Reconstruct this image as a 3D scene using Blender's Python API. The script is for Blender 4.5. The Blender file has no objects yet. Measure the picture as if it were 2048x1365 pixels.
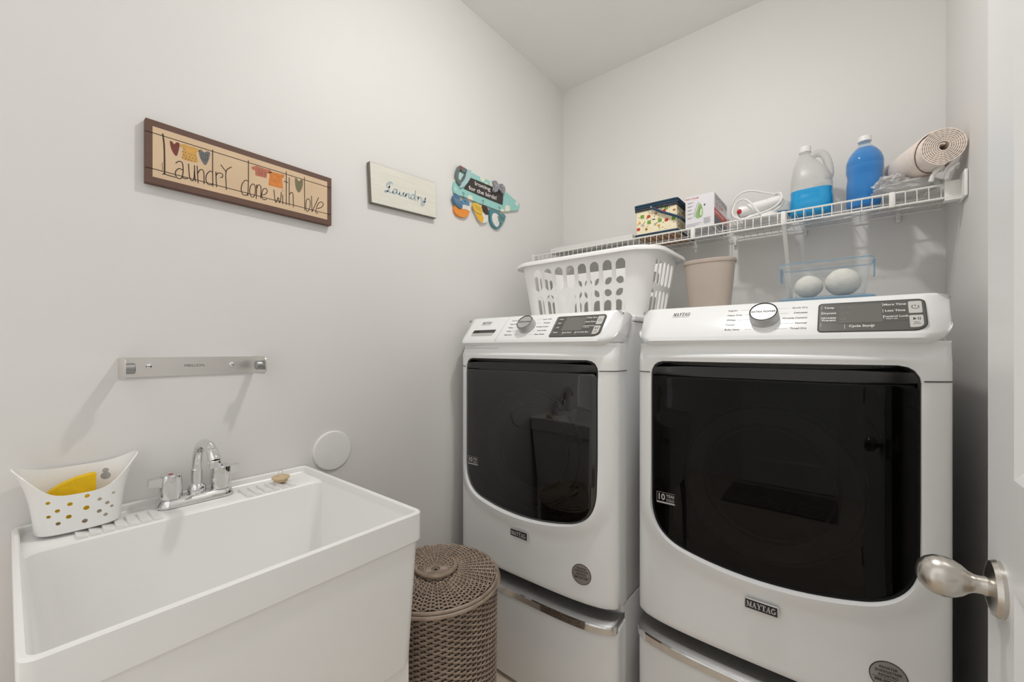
import bpy, bmesh, math, random
from mathutils import Vector, Matrix, noise
random.seed(7)
SC = bpy.context.scene
COL = SC.collection
PI = math.pi

# ------------------------------------------------------------------ camera
cam_d = bpy.data.cameras.new('camera')
cam = bpy.data.objects.new('camera', cam_d)
COL.objects.link(cam)
cam_d.sensor_fit = 'HORIZONTAL'
cam_d.sensor_width = 36.0
cam_d.lens = 36.0 * 826 / 2048
cam_d.shift_y = 15.5 / 2048
cam_d.clip_start = 0.01
cam.location = (1.331, 0, 1.24)
cam.rotation_euler = (PI / 2, 0, math.radians(39.172))
SC.camera = cam

# ------------------------------------------------------------------ world, exposure
W = bpy.data.worlds.new('world')
SC.world = W
W.use_nodes = True
W.node_tree.nodes['Background'].inputs[0].default_value = (1.0, 0.995, 0.985, 1)
W.node_tree.nodes['Background'].inputs[1].default_value = 1.08
SC.view_settings.view_transform = 'Standard'
SC.view_settings.look = 'None'
SC.view_settings.gamma = 1
SC.view_settings.use_curve_mapping = False
SC.view_settings.exposure = 0.0
LAMP_E = 330.0      # radiance of the laundry room lamp's glass dome

# ------------------------------------------------------------------ materials
def lin(c):
    c = c / 255.0
    return c / 12.92 if c <= 0.04045 else ((c + 0.055) / 1.055) ** 2.4
def L3(rgb):
    return (lin(rgb[0]), lin(rgb[1]), lin(rgb[2]), 1)
MATS = {}
def mat(name, rgb, rough=0.5, metal=0.0, coat=0.0, var=0.0, vscale=30.0, bump=0.0, bscale=200.0,
        trans=0.0, ior=1.5, emit=None, alpha=1.0, stretch=None, spec=0.5, sss=0.0):
    if name in MATS:
        return MATS[name]
    m = bpy.data.materials.new(name)
    m.use_nodes = True
    nt = m.node_tree
    b = nt.nodes['Principled BSDF']
    b.inputs['Base Color'].default_value = L3(rgb)
    b.inputs['Roughness'].default_value = rough
    b.inputs['Metallic'].default_value = metal
    b.inputs['Coat Weight'].default_value = coat
    b.inputs['Coat Roughness'].default_value = 0.08
    b.inputs['Transmission Weight'].default_value = trans
    b.inputs['IOR'].default_value = ior
    b.inputs['Alpha'].default_value = alpha
    b.inputs['Specular IOR Level'].default_value = spec
    if emit:
        b.inputs['Emission Color'].default_value = (1, 0.97, 0.92, 1)
        b.inputs['Emission Strength'].default_value = emit
    tc = nt.nodes.new('ShaderNodeTexCoord')
    mp = nt.nodes.new('ShaderNodeMapping')
    nt.links.new(tc.outputs['Object'], mp.inputs[0])
    if stretch:
        mp.inputs['Scale'].default_value = stretch
    if var > 0:
        n = nt.nodes.new('ShaderNodeTexNoise')
        n.inputs['Scale'].default_value = vscale
        n.inputs['Detail'].default_value = 4
        nt.links.new(mp.outputs[0], n.inputs['Vector'])
        r = nt.nodes.new('ShaderNodeMapRange')
        r.inputs[1].default_value = 0.3
        r.inputs[2].default_value = 0.7
        r.inputs[3].default_value = 1 - var
        r.inputs[4].default_value = 1 + var
        nt.links.new(n.outputs[0], r.inputs[0])
        mx = nt.nodes.new('ShaderNodeMix')
        mx.data_type = 'RGBA'
        mx.blend_type = 'MULTIPLY'
        mx.inputs[0].default_value = 1
        mx.inputs[6].default_value = L3(rgb)
        nt.links.new(r.outputs[0], mx.inputs[7])
        nt.links.new(mx.outputs[2], b.inputs['Base Color'])
    if bump > 0:
        n = nt.nodes.new('ShaderNodeTexNoise')
        n.inputs['Scale'].default_value = bscale
        n.inputs['Detail'].default_value = 3
        nt.links.new(mp.outputs[0], n.inputs['Vector'])
        bp = nt.nodes.new('ShaderNodeBump')
        bp.inputs['Strength'].default_value = bump
        bp.inputs['Distance'].default_value = 0.002
        nt.links.new(n.outputs[0], bp.inputs['Height'])
        nt.links.new(bp.outputs[0], b.inputs['Normal'])
    MATS[name] = m
    return m
def clear_mat(name, tint, amount, rough=0.05, body=None):
    """clear or milky thin plastic: transparent + diffuse/gloss"""
    if name in MATS:
        return MATS[name]
    m = bpy.data.materials.new(name)
    m.use_nodes = True
    nt = m.node_tree
    b = nt.nodes['Principled BSDF']
    b.inputs['Base Color'].default_value = L3(body or tint)
    b.inputs['Roughness'].default_value = rough
    t = nt.nodes.new('ShaderNodeBsdfTransparent')
    t.inputs[0].default_value = L3(tint)
    mx = nt.nodes.new('ShaderNodeMixShader')
    fr = nt.nodes.new('ShaderNodeLayerWeight')
    fr.inputs[0].default_value = 0.25
    rg = nt.nodes.new('ShaderNodeMapRange')
    rg.inputs[3].default_value = amount
    rg.inputs[4].default_value = min(1.0, amount + 0.45)
    nt.links.new(fr.outputs['Facing'], rg.inputs[0])
    nt.links.new(rg.outputs[0], mx.inputs[0])
    nt.links.new(t.outputs[0], mx.inputs[1])
    nt.links.new(b.outputs[0], mx.inputs[2])
    nt.links.new(mx.outputs[0], nt.nodes['Material Output'].inputs[0])
    MATS[name] = m
    return m
def smoked_glass(name, tint, ior):
    if name in MATS:
        return MATS[name]
    m = bpy.data.materials.new(name)
    m.use_nodes = True
    nt = m.node_tree
    nt.nodes.remove(nt.nodes['Principled BSDF'])
    t = nt.nodes.new('ShaderNodeBsdfTransparent')
    t.inputs[0].default_value = (tint, tint, tint, 1)
    g = nt.nodes.new('ShaderNodeBsdfGlossy')
    g.inputs['Roughness'].default_value = 0.02
    f = nt.nodes.new('ShaderNodeFresnel')
    f.inputs[0].default_value = ior
    mx = nt.nodes.new('ShaderNodeMixShader')
    nt.links.new(f.outputs[0], mx.inputs[0])
    nt.links.new(t.outputs[0], mx.inputs[1])
    nt.links.new(g.outputs[0], mx.inputs[2])
    nt.links.new(mx.outputs[0], nt.nodes['Material Output'].inputs[0])
    MATS[name] = m
    return m

WALL = mat('wall_paint', (231, 229, 226), 0.55, var=0.008, vscale=3, bump=0.03, bscale=350)
CEIL = mat('ceiling_paint', (246, 245, 243), 0.8, var=0.01, vscale=5, bump=0.04, bscale=300)
TRIM = mat('trim_paint', (236, 236, 234), 0.35, var=0.01, vscale=8)
DOORP = mat('door_paint', (247, 248, 248), 0.35, var=0.006, vscale=6)
FLOORM = mat('beige_floor', (218, 204, 186), 0.45, var=0.08, vscale=9, bump=0.05, bscale=60)
ENAMEL = mat('white_enamel', (246, 247, 247), 0.22, coat=0.4, var=0.006, vscale=5)
ENAMEL2 = mat('white_steel_side', (228, 228, 228), 0.35, var=0.01, vscale=5)
PLASTIC = mat('white_plastic', (246, 245, 243), 0.32, var=0.006, vscale=10)
TUB = mat('tub_plastic', (245, 244, 242), 0.3, var=0.008, vscale=7)
CHROME = mat('chrome', (226, 226, 226), 0.06, 1.0, var=0.02, vscale=40)
CHROME_D = mat('satin_chrome', (160, 160, 160), 0.42, 1.0, var=0.03, vscale=60)
KNOBM = mat('knob_metal', (196, 196, 196), 0.55, 0.8, var=0.12, vscale=25, stretch=(1, 6, 1))
NICKEL = mat('satin_nickel', (205, 200, 193), 0.27, 1.0, var=0.04, vscale=90, stretch=(1, 1, 8))
STEEL = mat('brushed_steel', (224, 221, 217), 0.30, 1.0, var=0.05, vscale=60, stretch=(1, 12, 12))
BLACK = mat('black_plastic', (14, 14, 14), 0.35, var=0.05)
GLOSSBLK = mat('gloss_black', (10, 10, 10), 0.08, var=0.05)
CAVITY = mat('dark_cavity', (16, 16, 16), 0.6, var=0.1)
GLASS = smoked_glass('smoked_door_glass', 0.30, 1.82)
GLASS_D = smoked_glass('dimmed_door_glass', 0.16, 1.33)  # door glass with tint and reflectivity lowered to stand in for a dim hall
PANELG = mat('console_grey', (88, 87, 84), 0.35, var=0.02)
PANELD = mat('display_grey', (112, 111, 107), 0.12, var=0.04, vscale=12)
BUTTON = mat('button_grey', (205, 203, 199), 0.35, var=0.01)
INK = mat('dark_ink', (48, 46, 44), 0.5, var=0.05)
INKL = mat('light_grey_ink', (150, 148, 145), 0.5, var=0.05)
WHITEINK = mat('white_ink', (240, 239, 235), 0.5, var=0.02)

# ------------------------------------------------------------------ geometry helpers
class G:
    def __init__(s):
        s.v = []; s.f = []; s.mi = []; s.cur = 0
    def add(s, vs, fs):
        o = len(s.v)
        s.v += [tuple(p) for p in vs]
        for f in fs:
            s.f.append(tuple(i + o for i in f)); s.mi.append(s.cur)
        return s
    def addmesh(s, me, M=None):
        vs = [(M @ v.co) if M else v.co.copy() for v in me.vertices]
        return s.add(vs, [tuple(p.vertices) for p in me.polygons])
    def bm(s, bm, M=None):
        bm.verts.ensure_lookup_table()
        for i, v in enumerate(bm.verts): v.index = i
        s.add([(M @ v.co) if M else v.co for v in bm.verts], [tuple(v.index for v in f.verts) for f in bm.faces])
        bm.free()
        return s
    def box(s, x0, x1, y0, y1, z0, z1, M=None):
        vs = [Vector(p) for p in ((x0,y0,z0),(x1,y0,z0),(x1,y1,z0),(x0,y1,z0),(x0,y0,z1),(x1,y0,z1),(x1,y1,z1),(x0,y1,z1))]
        if M: vs = [M @ v for v in vs]
        return s.add(vs, [(0,3,2,1),(4,5,6,7),(0,1,5,4),(1,2,6,5),(2,3,7,6),(3,0,4,7)])
    def rbox(s, x0, x1, y0, y1, z0, z1, r=0.005, n=2, M=None):
        b = bmesh.new()
        bmesh.ops.create_cube(b, size=1.0)
        for v in b.verts:
            v.co = Vector(((x0+x1)/2 + v.co.x*(x1-x0), (y0+y1)/2 + v.co.y*(y1-y0), (z0+z1)/2 + v.co.z*(z1-z0)))
        bmesh.ops.bevel(b, geom=b.edges[:], offset=r, segments=n, affect='EDGES', profile=0.5)
        return s.bm(b, M)
    def loft(s, rings, closed=True, cap0=False, cap1=False, loop=False, M=None):
        n = len(rings[0]); o = []
        vs = [Vector(p) for r in rings for p in r]
        if M: vs = [M @ v for v in vs]
        fs = []
        R = len(rings)
        for i in range(R if loop else R - 1):
            i2 = (i + 1) % R
            for j in range(n if closed else n - 1):
                j2 = (j + 1) % n
                fs.append((i*n+j, i*n+j2, i2*n+j2, i2*n+j))
        if cap0: fs.append(tuple(range(n-1, -1, -1)))
        if cap1: fs.append(tuple((R-1)*n + k for k in range(n)))
        return s.add(vs, fs)
    def lathe(s, prof, seg=32, M=None, a0=0.0, a1=2*PI):
        full = abs(a1 - a0 - 2*PI) < 1e-6
        rings = []
        for k in range(seg if full else seg + 1):
            a = a0 + (a1-a0)*k/seg
            rings.append([(r*math.cos(a), r*math.sin(a), z) for r, z in prof])
        return s.loft(rings, closed=False, loop=full, M=M)
    def tube(s, path, r, n=8, closed=False, caps=True, M=None):
        P = [Vector(p) for p in path]
        m = len(P)
        rings = []
        up = None
        for i in range(m):
            if closed: t = P[(i+1) % m] - P[i-1]
            else: t = P[min(i+1, m-1)] - P[max(i-1, 0)]
            t.normalize()
            if up is None:
                a = Vector((0,0,1)) if abs(t.z) < 0.9 else Vector((1,0,0))
                up = (a - t*a.dot(t)).normalized()
            else:
                up = (up - t*up.dot(t))
                up = up.normalized() if up.length > 1e-6 else Vector((1,0,0))
            w = t.cross(up)
            rr_ = r[i] if isinstance(r, (list, tuple)) else r
            rings.append([P[i] + (up*math.cos(2*PI*k/n) + w*math.sin(2*PI*k/n))*rr_ for k in range(n)])
        return s.loft(rings, loop=closed, cap0=caps and not closed, cap1=caps and not closed, M=M)
    def prism(s, poly, w0, w1, M=None, taper=0.0):
        """poly in (u,v); extruded from w0 to w1 (third axis)"""
        a = sum(poly[i][0]*poly[(i+1) % len(poly)][1] - poly[(i+1) % len(poly)][0]*poly[i][1] for i in range(len(poly)))
        if a < 0: poly = poly[::-1]
        cx = sum(p[0] for p in poly)/len(poly); cy = sum(p[1] for p in poly)/len(poly)
        r0 = [(u, v, w0) for u, v in poly]
        r1 = [(cx+(u-cx)*(1-taper), cy+(v-cy)*(1-taper), w1) for u, v in poly]
        return s.loft([r0, r1], cap0=True, cap1=True, M=M)
    def ribbon(s, pts, width, w0, w1, M=None, sub=5):
        P = catmull(pts, sub) if len(pts) > 2 else [Vector((p[0], p[1])) for p in pts]
        n = len(P); Lr = []; Rr = []
        for i in range(n):
            t = P[min(i+1, n-1)] - P[max(i-1, 0)]
            if t.length < 1e-9: t = Vector((1, 0))
            t.normalize(); q = Vector((-t.y, t.x)) * width/2
            Lr.append(P[i] + q); Rr.append(P[i] - q)
        rings = [[(Lr[i].x, Lr[i].y, w0), (Lr[i].x, Lr[i].y, w1), (Rr[i].x, Rr[i].y, w1), (Rr[i].x, Rr[i].y, w0)] for i in range(n)]
        return s.loft(rings, cap0=True, cap1=True, M=M)
    def mesh(s, name, smooth=True, angle=32):
        me = bpy.data.meshes.new(name)
        me.from_pydata([tuple(p) for p in s.v], [], s.f)
        me.validate()
        b = bmesh.new(); b.from_mesh(me)
        bmesh.ops.remove_doubles(b, verts=b.verts, dist=1e-6)
        bmesh.ops.recalc_face_normals(b, faces=b.faces)
        b.to_mesh(me); b.free()
        if smooth:
            me.polygons.foreach_set('use_smooth', [True]*len(me.polygons))
            me.set_sharp_from_angle(angle=math.radians(angle))
        me.update()
        return me
def catmull(pts, sub=5, closed=False):
    P = [Vector(p) for p in pts]
    n = len(P); out = []
    rng = n if closed else n - 1
    for i in range(rng):
        p1 = P[i]; p2 = P[(i+1) % n]
        p0 = P[i-1] if (closed or i > 0) else p1*2 - p2
        p3 = P[(i+2) % n] if (closed or i + 2 < n) else p2*2 - p1
        for k in range(sub):
            t = k/sub
            out.append(0.5*((2*p1) + (p2-p0)*t + (2*p0-5*p1+4*p2-p3)*t*t + (3*p1-p0-3*p2+p3)*t**3))
    if not closed: out.append(P[-1])
    return out
def rr(x0, x1, y0, y1, r, n=5):
    out = []
    rs = r if isinstance(r, (list, tuple)) else [r]*4   # corners: (x1,y1),(x0,y1),(x0,y0),(x1,y0)
    for (cx, cy, a), q in zip(((x1, y1, 0), (x0, y1, 90), (x0, y0, 180), (x1, y0, 270)), rs):
        ox = cx - q if cx == x1 else cx + q
        oy = cy - q if cy == y1 else cy + q
        for k in range(n+1):
            b = math.radians(a + 90*k/n)
            out.append((ox + q*math.cos(b), oy + q*math.sin(b)))
    return out
def ell(rx, ry, n=32, cx=0, cy=0, p=2.0):
    out = []
    for k in range(n):
        a = 2*PI*k/n
        c, s_ = math.cos(a), math.sin(a)
        out.append((cx + rx*math.copysign(abs(c)**(2/p), c), cy + ry*math.copysign(abs(s_)**(2/p), s_)))
    return out
def R3(pts, z):
    return [(p[0], p[1], z) for p in pts]
def ob(name, g, m=None, parent=None, loc=None, rot=None, smooth=True, angle=32):
    me = g if isinstance(g, bpy.types.Mesh) else g.mesh(name, smooth, angle)
    if m and not me.materials:
        for mm in (m if isinstance(m, (list, tuple)) else [m]): me.materials.append(mm)
    o = bpy.data.objects.new(name, me)
    COL.objects.link(o)
    if parent: o.parent = parent
    if loc is not None: o.location = loc
    if rot is not None: o.rotation_euler = rot
    return o
def tag(o, label, cat, group=None):
    o['label'] = label; o['category'] = cat
    if group: o['group'] = group
    return o
def struct(o, label=None):
    o['kind'] = 'structure'
    if label: o['label'] = label
    return o
def thing(name, label, cat, loc=(0, 0, 0), rot=(0, 0, 0), group=None):
    o = bpy.data.objects.new(name, None)
    COL.objects.link(o)
    o.empty_display_size = 0.05
    o.location = loc; o.rotation_euler = rot
    return tag(o, label, cat, group)
def text(s, size, align='CENTER', bold=0.0, shear=0.0, ext=0.0001, sx=1.0, space=1.0):
    cu = bpy.data.curves.new('t', 'FONT')
    cu.body = s; cu.size = size; cu.align_x = align; cu.align_y = 'CENTER'
    cu.resolution_u = 3; cu.extrude = ext; cu.offset = bold*size; cu.shear = shear; cu.space_character = space
    o = bpy.data.objects.new('t', cu)
    COL.objects.link(o)
    dg = bpy.context.evaluated_depsgraph_get()
    me = bpy.data.meshes.new_from_object(o.evaluated_get(dg))
    bpy.data.objects.remove(o); bpy.data.curves.remove(cu)
    if sx != 1.0:
        for v in me.vertices: v.co.x *= sx
    return me
def fit(me, width):
    x0 = min(v.co.x for v in me.vertices); x1 = max(v.co.x for v in me.vertices)
    for v in me.vertices: v.co.x = (v.co.x-x0)*width/(x1-x0)
    return me
def T(x, y, z): return Matrix.Translation((x, y, z))
def frame(o, X, Y, Z):
    """matrix whose local axes are X, Y, Z and origin o"""
    m = Matrix.Identity(4)
    for i in range(3):
        m[i][0] = X[i]; m[i][1] = Y[i]; m[i][2] = Z[i]; m[i][3] = o[i]
    return m
LEFTWALL = frame((0, 0, 0), (0, 1, 0), (0, 0, 1), (1, 0, 0))     # u -> y, v -> z, w -> out of the wall
WALLROT = LEFTWALL.to_euler()
FRONT = Matrix.Rotation(PI/2, 4, 'X')                            # u -> x, v -> z, w -> -y
def slab_word(word, h, shear=0.22):
    """bold slab-serif capitals built from strokes; returns G in XY plane, left aligned, and its width"""
    g = G(); x = 0.0
    B = 0.24*h; t = 0.09*h; sf = 0.10*h
    def q(pts):
        g.prism([(px + shear*py, py) for px, py in pts], 0, 0.0002)
    def ser(cx, y, w):
        q([(cx-w/2, y), (cx+w/2, y), (cx+w/2, y+sf), (cx-w/2, y+sf)])
    for ch in word:
        if ch == 'M':
            w = 1.05*h
            q([(x+.10*h, 0), (x+.10*h+t, 0), (x+.10*h+t, h), (x+.10*h, h)])
            q([(x+w-.10*h-B, 0), (x+w-.10*h, 0), (x+w-.10*h, h), (x+w-.10*h-B, h)])
            q([(x+.10*h, h), (x+.10*h+B, h), (x+w/2+.06*h, .1*h), (x+w/2-.06*h, .1*h)])
            q([(x+w/2-.06*h, .1*h), (x+w/2+.03*h, .1*h), (x+w-.12*h, h), (x+w-.2*h, h)])
            ser(x+.14*h, 0, .3*h); ser(x+w-.1*h-B/2, 0, .42*h); ser(x+.16*h, h-sf, .32*h); ser(x+w-.14*h, h-sf, .34*h)
        elif ch == 'A':
            w = .95*h
            q([(x+.12*h, 0), (x+.12*h+t, 0), (x+w/2+.03*h, h), (x+w/2-.06*h, h)])
            q([(x+w-.12*h-B, 0), (x+w-.12*h, 0), (x+w/2+.1*h, h), (x+w/2-.06*h, h)])
            q([(x+.27*h, .28*h), (x+.68*h, .28*h), (x+.66*h, .28*h+t), (x+.29*h, .28*h+t)])
            ser(x+.15*h, 0, .3*h); ser(x+w-.2*h, 0, .44*h)
        elif ch == 'Y':
            w = .92*h
            q([(x+w/2-B/2, 0), (x+w/2+B/2, 0), (x+w/2+B/2, .48*h), (x+w/2-B/2, .48*h)])
            q([(x+w/2-B/2, .42*h), (x+w/2+B/2, .42*h), (x+.1*h+B, h), (x+.1*h, h)])
            q([(x+w/2, .42*h), (x+w/2+B/2, .42*h), (x+w-.1*h, h), (x+w-.1*h-t, h)])
            ser(x+w/2, 0, .44*h); ser(x+.2*h, h-sf, .42*h); ser(x+w-.14*h, h-sf, .3*h)
        elif ch == 'T':
            w = .85*h
            q([(x+w/2-B/2, 0), (x+w/2+B/2, 0), (x+w/2+B/2, h), (x+w/2-B/2, h)])
            q([(x+.04*h, h-sf), (x+w-.04*h, h-sf), (x+w-.04*h, h), (x+.04*h, h)])
            q([(x+.04*h, h-.3*h), (x+.04*h+t, h-.22*h), (x+.16*h, h), (x+.04*h, h)])
            q([(x+w-.04*h, h-.3*h), (x+w-.04*h, h), (x+w-.16*h, h), (x+w-.04*h-t, h-.22*h)])
            ser(x+w/2, 0, .44*h)
        else:   # G
            w = .95*h
            pts = [(x+w/2+.36*h*math.cos(a), h/2+.42*h*math.sin(a)) for a in [math.radians(d) for d in range(45, 340, 20)]]
            g.ribbon([(px + shear*py, py) for px, py in pts], .17*h, 0, .0002)
            q([(x+w-.3*h, .06*h), (x+w-.08*h, .06*h), (x+w-.08*h, .45*h), (x+w-.3*h, .45*h)])
            ser(x+w-.2*h, .38*h, .42*h)
        x += w - .02*h
    return g, x
# ------------------------------------------------------------------ traced print of the three signs (metres, sign-local)
S1_STROKES= [[(0.0321, 0.1277), (0.0348, 0.0996), (0.0356, 0.0601), (0.0356, 0.0283)], [(0.0311, 0.0278), (0.0356, 0.0288), (0.0456, 0.0283), (0.0572, 0.0278)], [(0.0572, 0.0637), (0.0626, 0.0696), (0.0686, 0.0712), (0.0717, 0.0646), (0.0724, 0.0485), (0.0713, 0.0345), (0.0745, 0.0307), (0.0823, 0.0326)], [(0.0717, 0.051), (0.0647, 0.0527), (0.0583, 0.0452), (0.0566, 0.0352), (0.0604, 0.0278), (0.0669, 0.0277), (0.0713, 0.0345)], [(0.0834, 0.0714), (0.0845, 0.0498), (0.0867, 0.034), (0.0912, 0.0299), (0.0946, 0.0365), (0.0957, 0.0563)], [(0.0957, 0.0716), (0.0964, 0.0482), (0.0979, 0.0298)], [(0.1014, 0.0721), (0.1025, 0.0502), (0.1036, 0.0277)], [(0.103, 0.0531), (0.1071, 0.0629), (0.1128, 0.0654), (0.1159, 0.0574), (0.1163, 0.0294)], [(0.1352, 0.1266), (0.1352, 0.0752), (0.1357, 0.0282)], [(0.1352, 0.0666), (0.1293, 0.0675), (0.1222, 0.0566), (0.1205, 0.042), (0.1245, 0.0319), (0.1316, 0.0318), (0.1357, 0.0368)], [(0.1424, 0.0705), (0.1431, 0.0492), (0.1441, 0.0294)], [(0.1431, 0.0606), (0.1461, 0.0673), (0.1522, 0.0699), (0.1576, 0.0682), (0.1571, 0.0608), (0.1522, 0.0578)], [(0.1534, 0.0929), (0.1658, 0.0782)], [(0.1783, 0.0956), (0.1658, 0.0782), (0.1663, 0.0288)], [(0.2196, 0.1279), (0.2196, 0.0765), (0.2183, 0.0277)], [(0.2196, 0.0689), (0.2121, 0.0696), (0.2042, 0.0566), (0.2016, 0.0408), (0.2055, 0.0285), (0.2135, 0.0278), (0.2188, 0.0339)], [(0.2296, 0.0644), (0.2242, 0.0552), (0.2228, 0.0381), (0.2269, 0.0286), (0.2323, 0.0287), (0.2364, 0.039), (0.2373, 0.0576), (0.2337, 0.0648), (0.2296, 0.0644)], [(0.2406, 0.0663), (0.24, 0.0431), (0.2392, 0.0251)], [(0.2406, 0.0556), (0.2447, 0.066), (0.2503, 0.0662), (0.2517, 0.0558), (0.2511, 0.0294)], [(0.2539, 0.041), (0.263, 0.0452), (0.2681, 0.0545), (0.2658, 0.0616), (0.2587, 0.0595), (0.2545, 0.0474), (0.2539, 0.0348), (0.2587, 0.0285), (0.2673, 0.0318)], [(0.2861, 0.0655), (0.289, 0.0385), (0.2925, 0.0294), (0.2979, 0.0458), (0.3015, 0.0305), (0.3045, 0.0413), (0.3069, 0.0643)], [(0.3105, 0.0574), (0.3105, 0.0285)], [(0.3099, 0.0707), (0.3111, 0.0691)], [(0.3205, 0.1307), (0.3205, 0.0296)], [(0.3144, 0.0997), (0.3257, 0.0981)], [(0.3291, 0.1147), (0.3291, 0.0303)], [(0.3291, 0.0628), (0.3344, 0.0708), (0.34, 0.0676), (0.3413, 0.0287)], [(0.3742, 0.1309), (0.3752, 0.0277)], [(0.3858, 0.0674), (0.3798, 0.059), (0.3782, 0.0402), (0.3808, 0.0275), (0.3864, 0.0296), (0.3908, 0.0419), (0.3918, 0.0607), (0.3858, 0.0674)], [(0.3958, 0.0787), (0.3974, 0.0284)], [(0.3974, 0.0284), (0.4185, 0.0801)], [(0.4144, 0.043), (0.4282, 0.0518), (0.4335, 0.0619), (0.4282, 0.068), (0.4179, 0.0611), (0.411, 0.0421), (0.4093, 0.0298), (0.4168, 0.03)], [(0.0311, 0.0374), (0.0321, 0.0443), (0.0306, 0.0491), (0.0327, 0.0565)]]
S1_SHAPES= {'red_heart': [(0.046, 0.1151), (0.0509, 0.1144), (0.0545, 0.1104), (0.0594, 0.1171), (0.0647, 0.116), (0.0652, 0.1099), (0.0626, 0.094), (0.0587, 0.0818), (0.0519, 0.0887), (0.0473, 0.1017)], 'yellow_dress': [(0.0658, 0.1147), (0.0778, 0.1183), (0.0834, 0.1168), (0.0934, 0.1179), (0.1048, 0.1166), (0.1071, 0.1119), (0.0991, 0.1061), (0.1036, 0.0813), (0.0867, 0.0781), (0.0691, 0.0787), (0.0734, 0.1076), (0.0669, 0.1078)], 'blue_heart': [(0.1048, 0.113), (0.1105, 0.1173), (0.1163, 0.1125), (0.1233, 0.1179), (0.1293, 0.1158), (0.1269, 0.0979), (0.1198, 0.0799), (0.1117, 0.0869), (0.1066, 0.0991)], 'plaid_shirt': [(0.2269, 0.1122), (0.2406, 0.12), (0.2602, 0.1189), (0.2773, 0.1201), (0.2817, 0.1136), (0.2673, 0.1073), (0.2664, 0.093), (0.2373, 0.0913), (0.2364, 0.1048), (0.2283, 0.1066)], 'orange_shirt': [(0.2701, 0.1114), (0.2832, 0.1163), (0.2979, 0.1174), (0.3153, 0.1183), (0.3135, 0.109), (0.3084, 0.1064), (0.3114, 0.0753), (0.2716, 0.0743), (0.2745, 0.1065)], 'green_heart': [(0.3454, 0.1167), (0.3517, 0.1187), (0.3571, 0.1122), (0.3629, 0.1189), (0.3694, 0.1193), (0.3677, 0.0972), (0.3581, 0.0778), (0.3485, 0.0881)]}
S2_STROKES= [[(0.096, 0.0945), (0.0916, 0.1001), (0.0821, 0.0981), (0.0726, 0.0883), (0.0712, 0.0797), (0.0784, 0.0781), (0.085, 0.0839)], [(0.0843, 0.0941), (0.0813, 0.079), (0.077, 0.0667), (0.0697, 0.0595), (0.064, 0.0588), (0.0676, 0.0636), (0.0813, 0.0633), (0.0923, 0.063), (0.0997, 0.0681)], [(0.1147, 0.0805), (0.1053, 0.0799), (0.0986, 0.0715), (0.0986, 0.0636), (0.1053, 0.0633), (0.114, 0.0729)], [(0.1159, 0.0824), (0.1144, 0.0682), (0.1223, 0.0664), (0.1276, 0.0721)], [(0.1288, 0.0789), (0.1265, 0.0685), (0.1299, 0.0631), (0.1376, 0.0669), (0.1454, 0.0789)], [(0.1469, 0.081), (0.1442, 0.0688), (0.1485, 0.0649), (0.154, 0.07)], [(0.1563, 0.0795), (0.1536, 0.0644)], [(0.154, 0.07), (0.163, 0.0802), (0.1698, 0.0795), (0.1682, 0.0675), (0.175, 0.0665), (0.179, 0.0703)], [(0.1972, 0.0825), (0.1871, 0.0838), (0.179, 0.0756), (0.1798, 0.0665), (0.1871, 0.0656), (0.1964, 0.0766)], [(0.2005, 0.1031), (0.1976, 0.0693), (0.2034, 0.0659)], [(0.2063, 0.08), (0.2137, 0.0815), (0.2108, 0.0646)], [(0.2121, 0.0733), (0.22, 0.0833), (0.2254, 0.0815)], [(0.2313, 0.0838), (0.2284, 0.0728), (0.2347, 0.0695), (0.2432, 0.077), (0.2497, 0.0883)], [(0.2505, 0.0893), (0.2462, 0.071), (0.239, 0.0571), (0.2305, 0.0538), (0.228, 0.0585), (0.2369, 0.0667), (0.2518, 0.0749)]]
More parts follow.
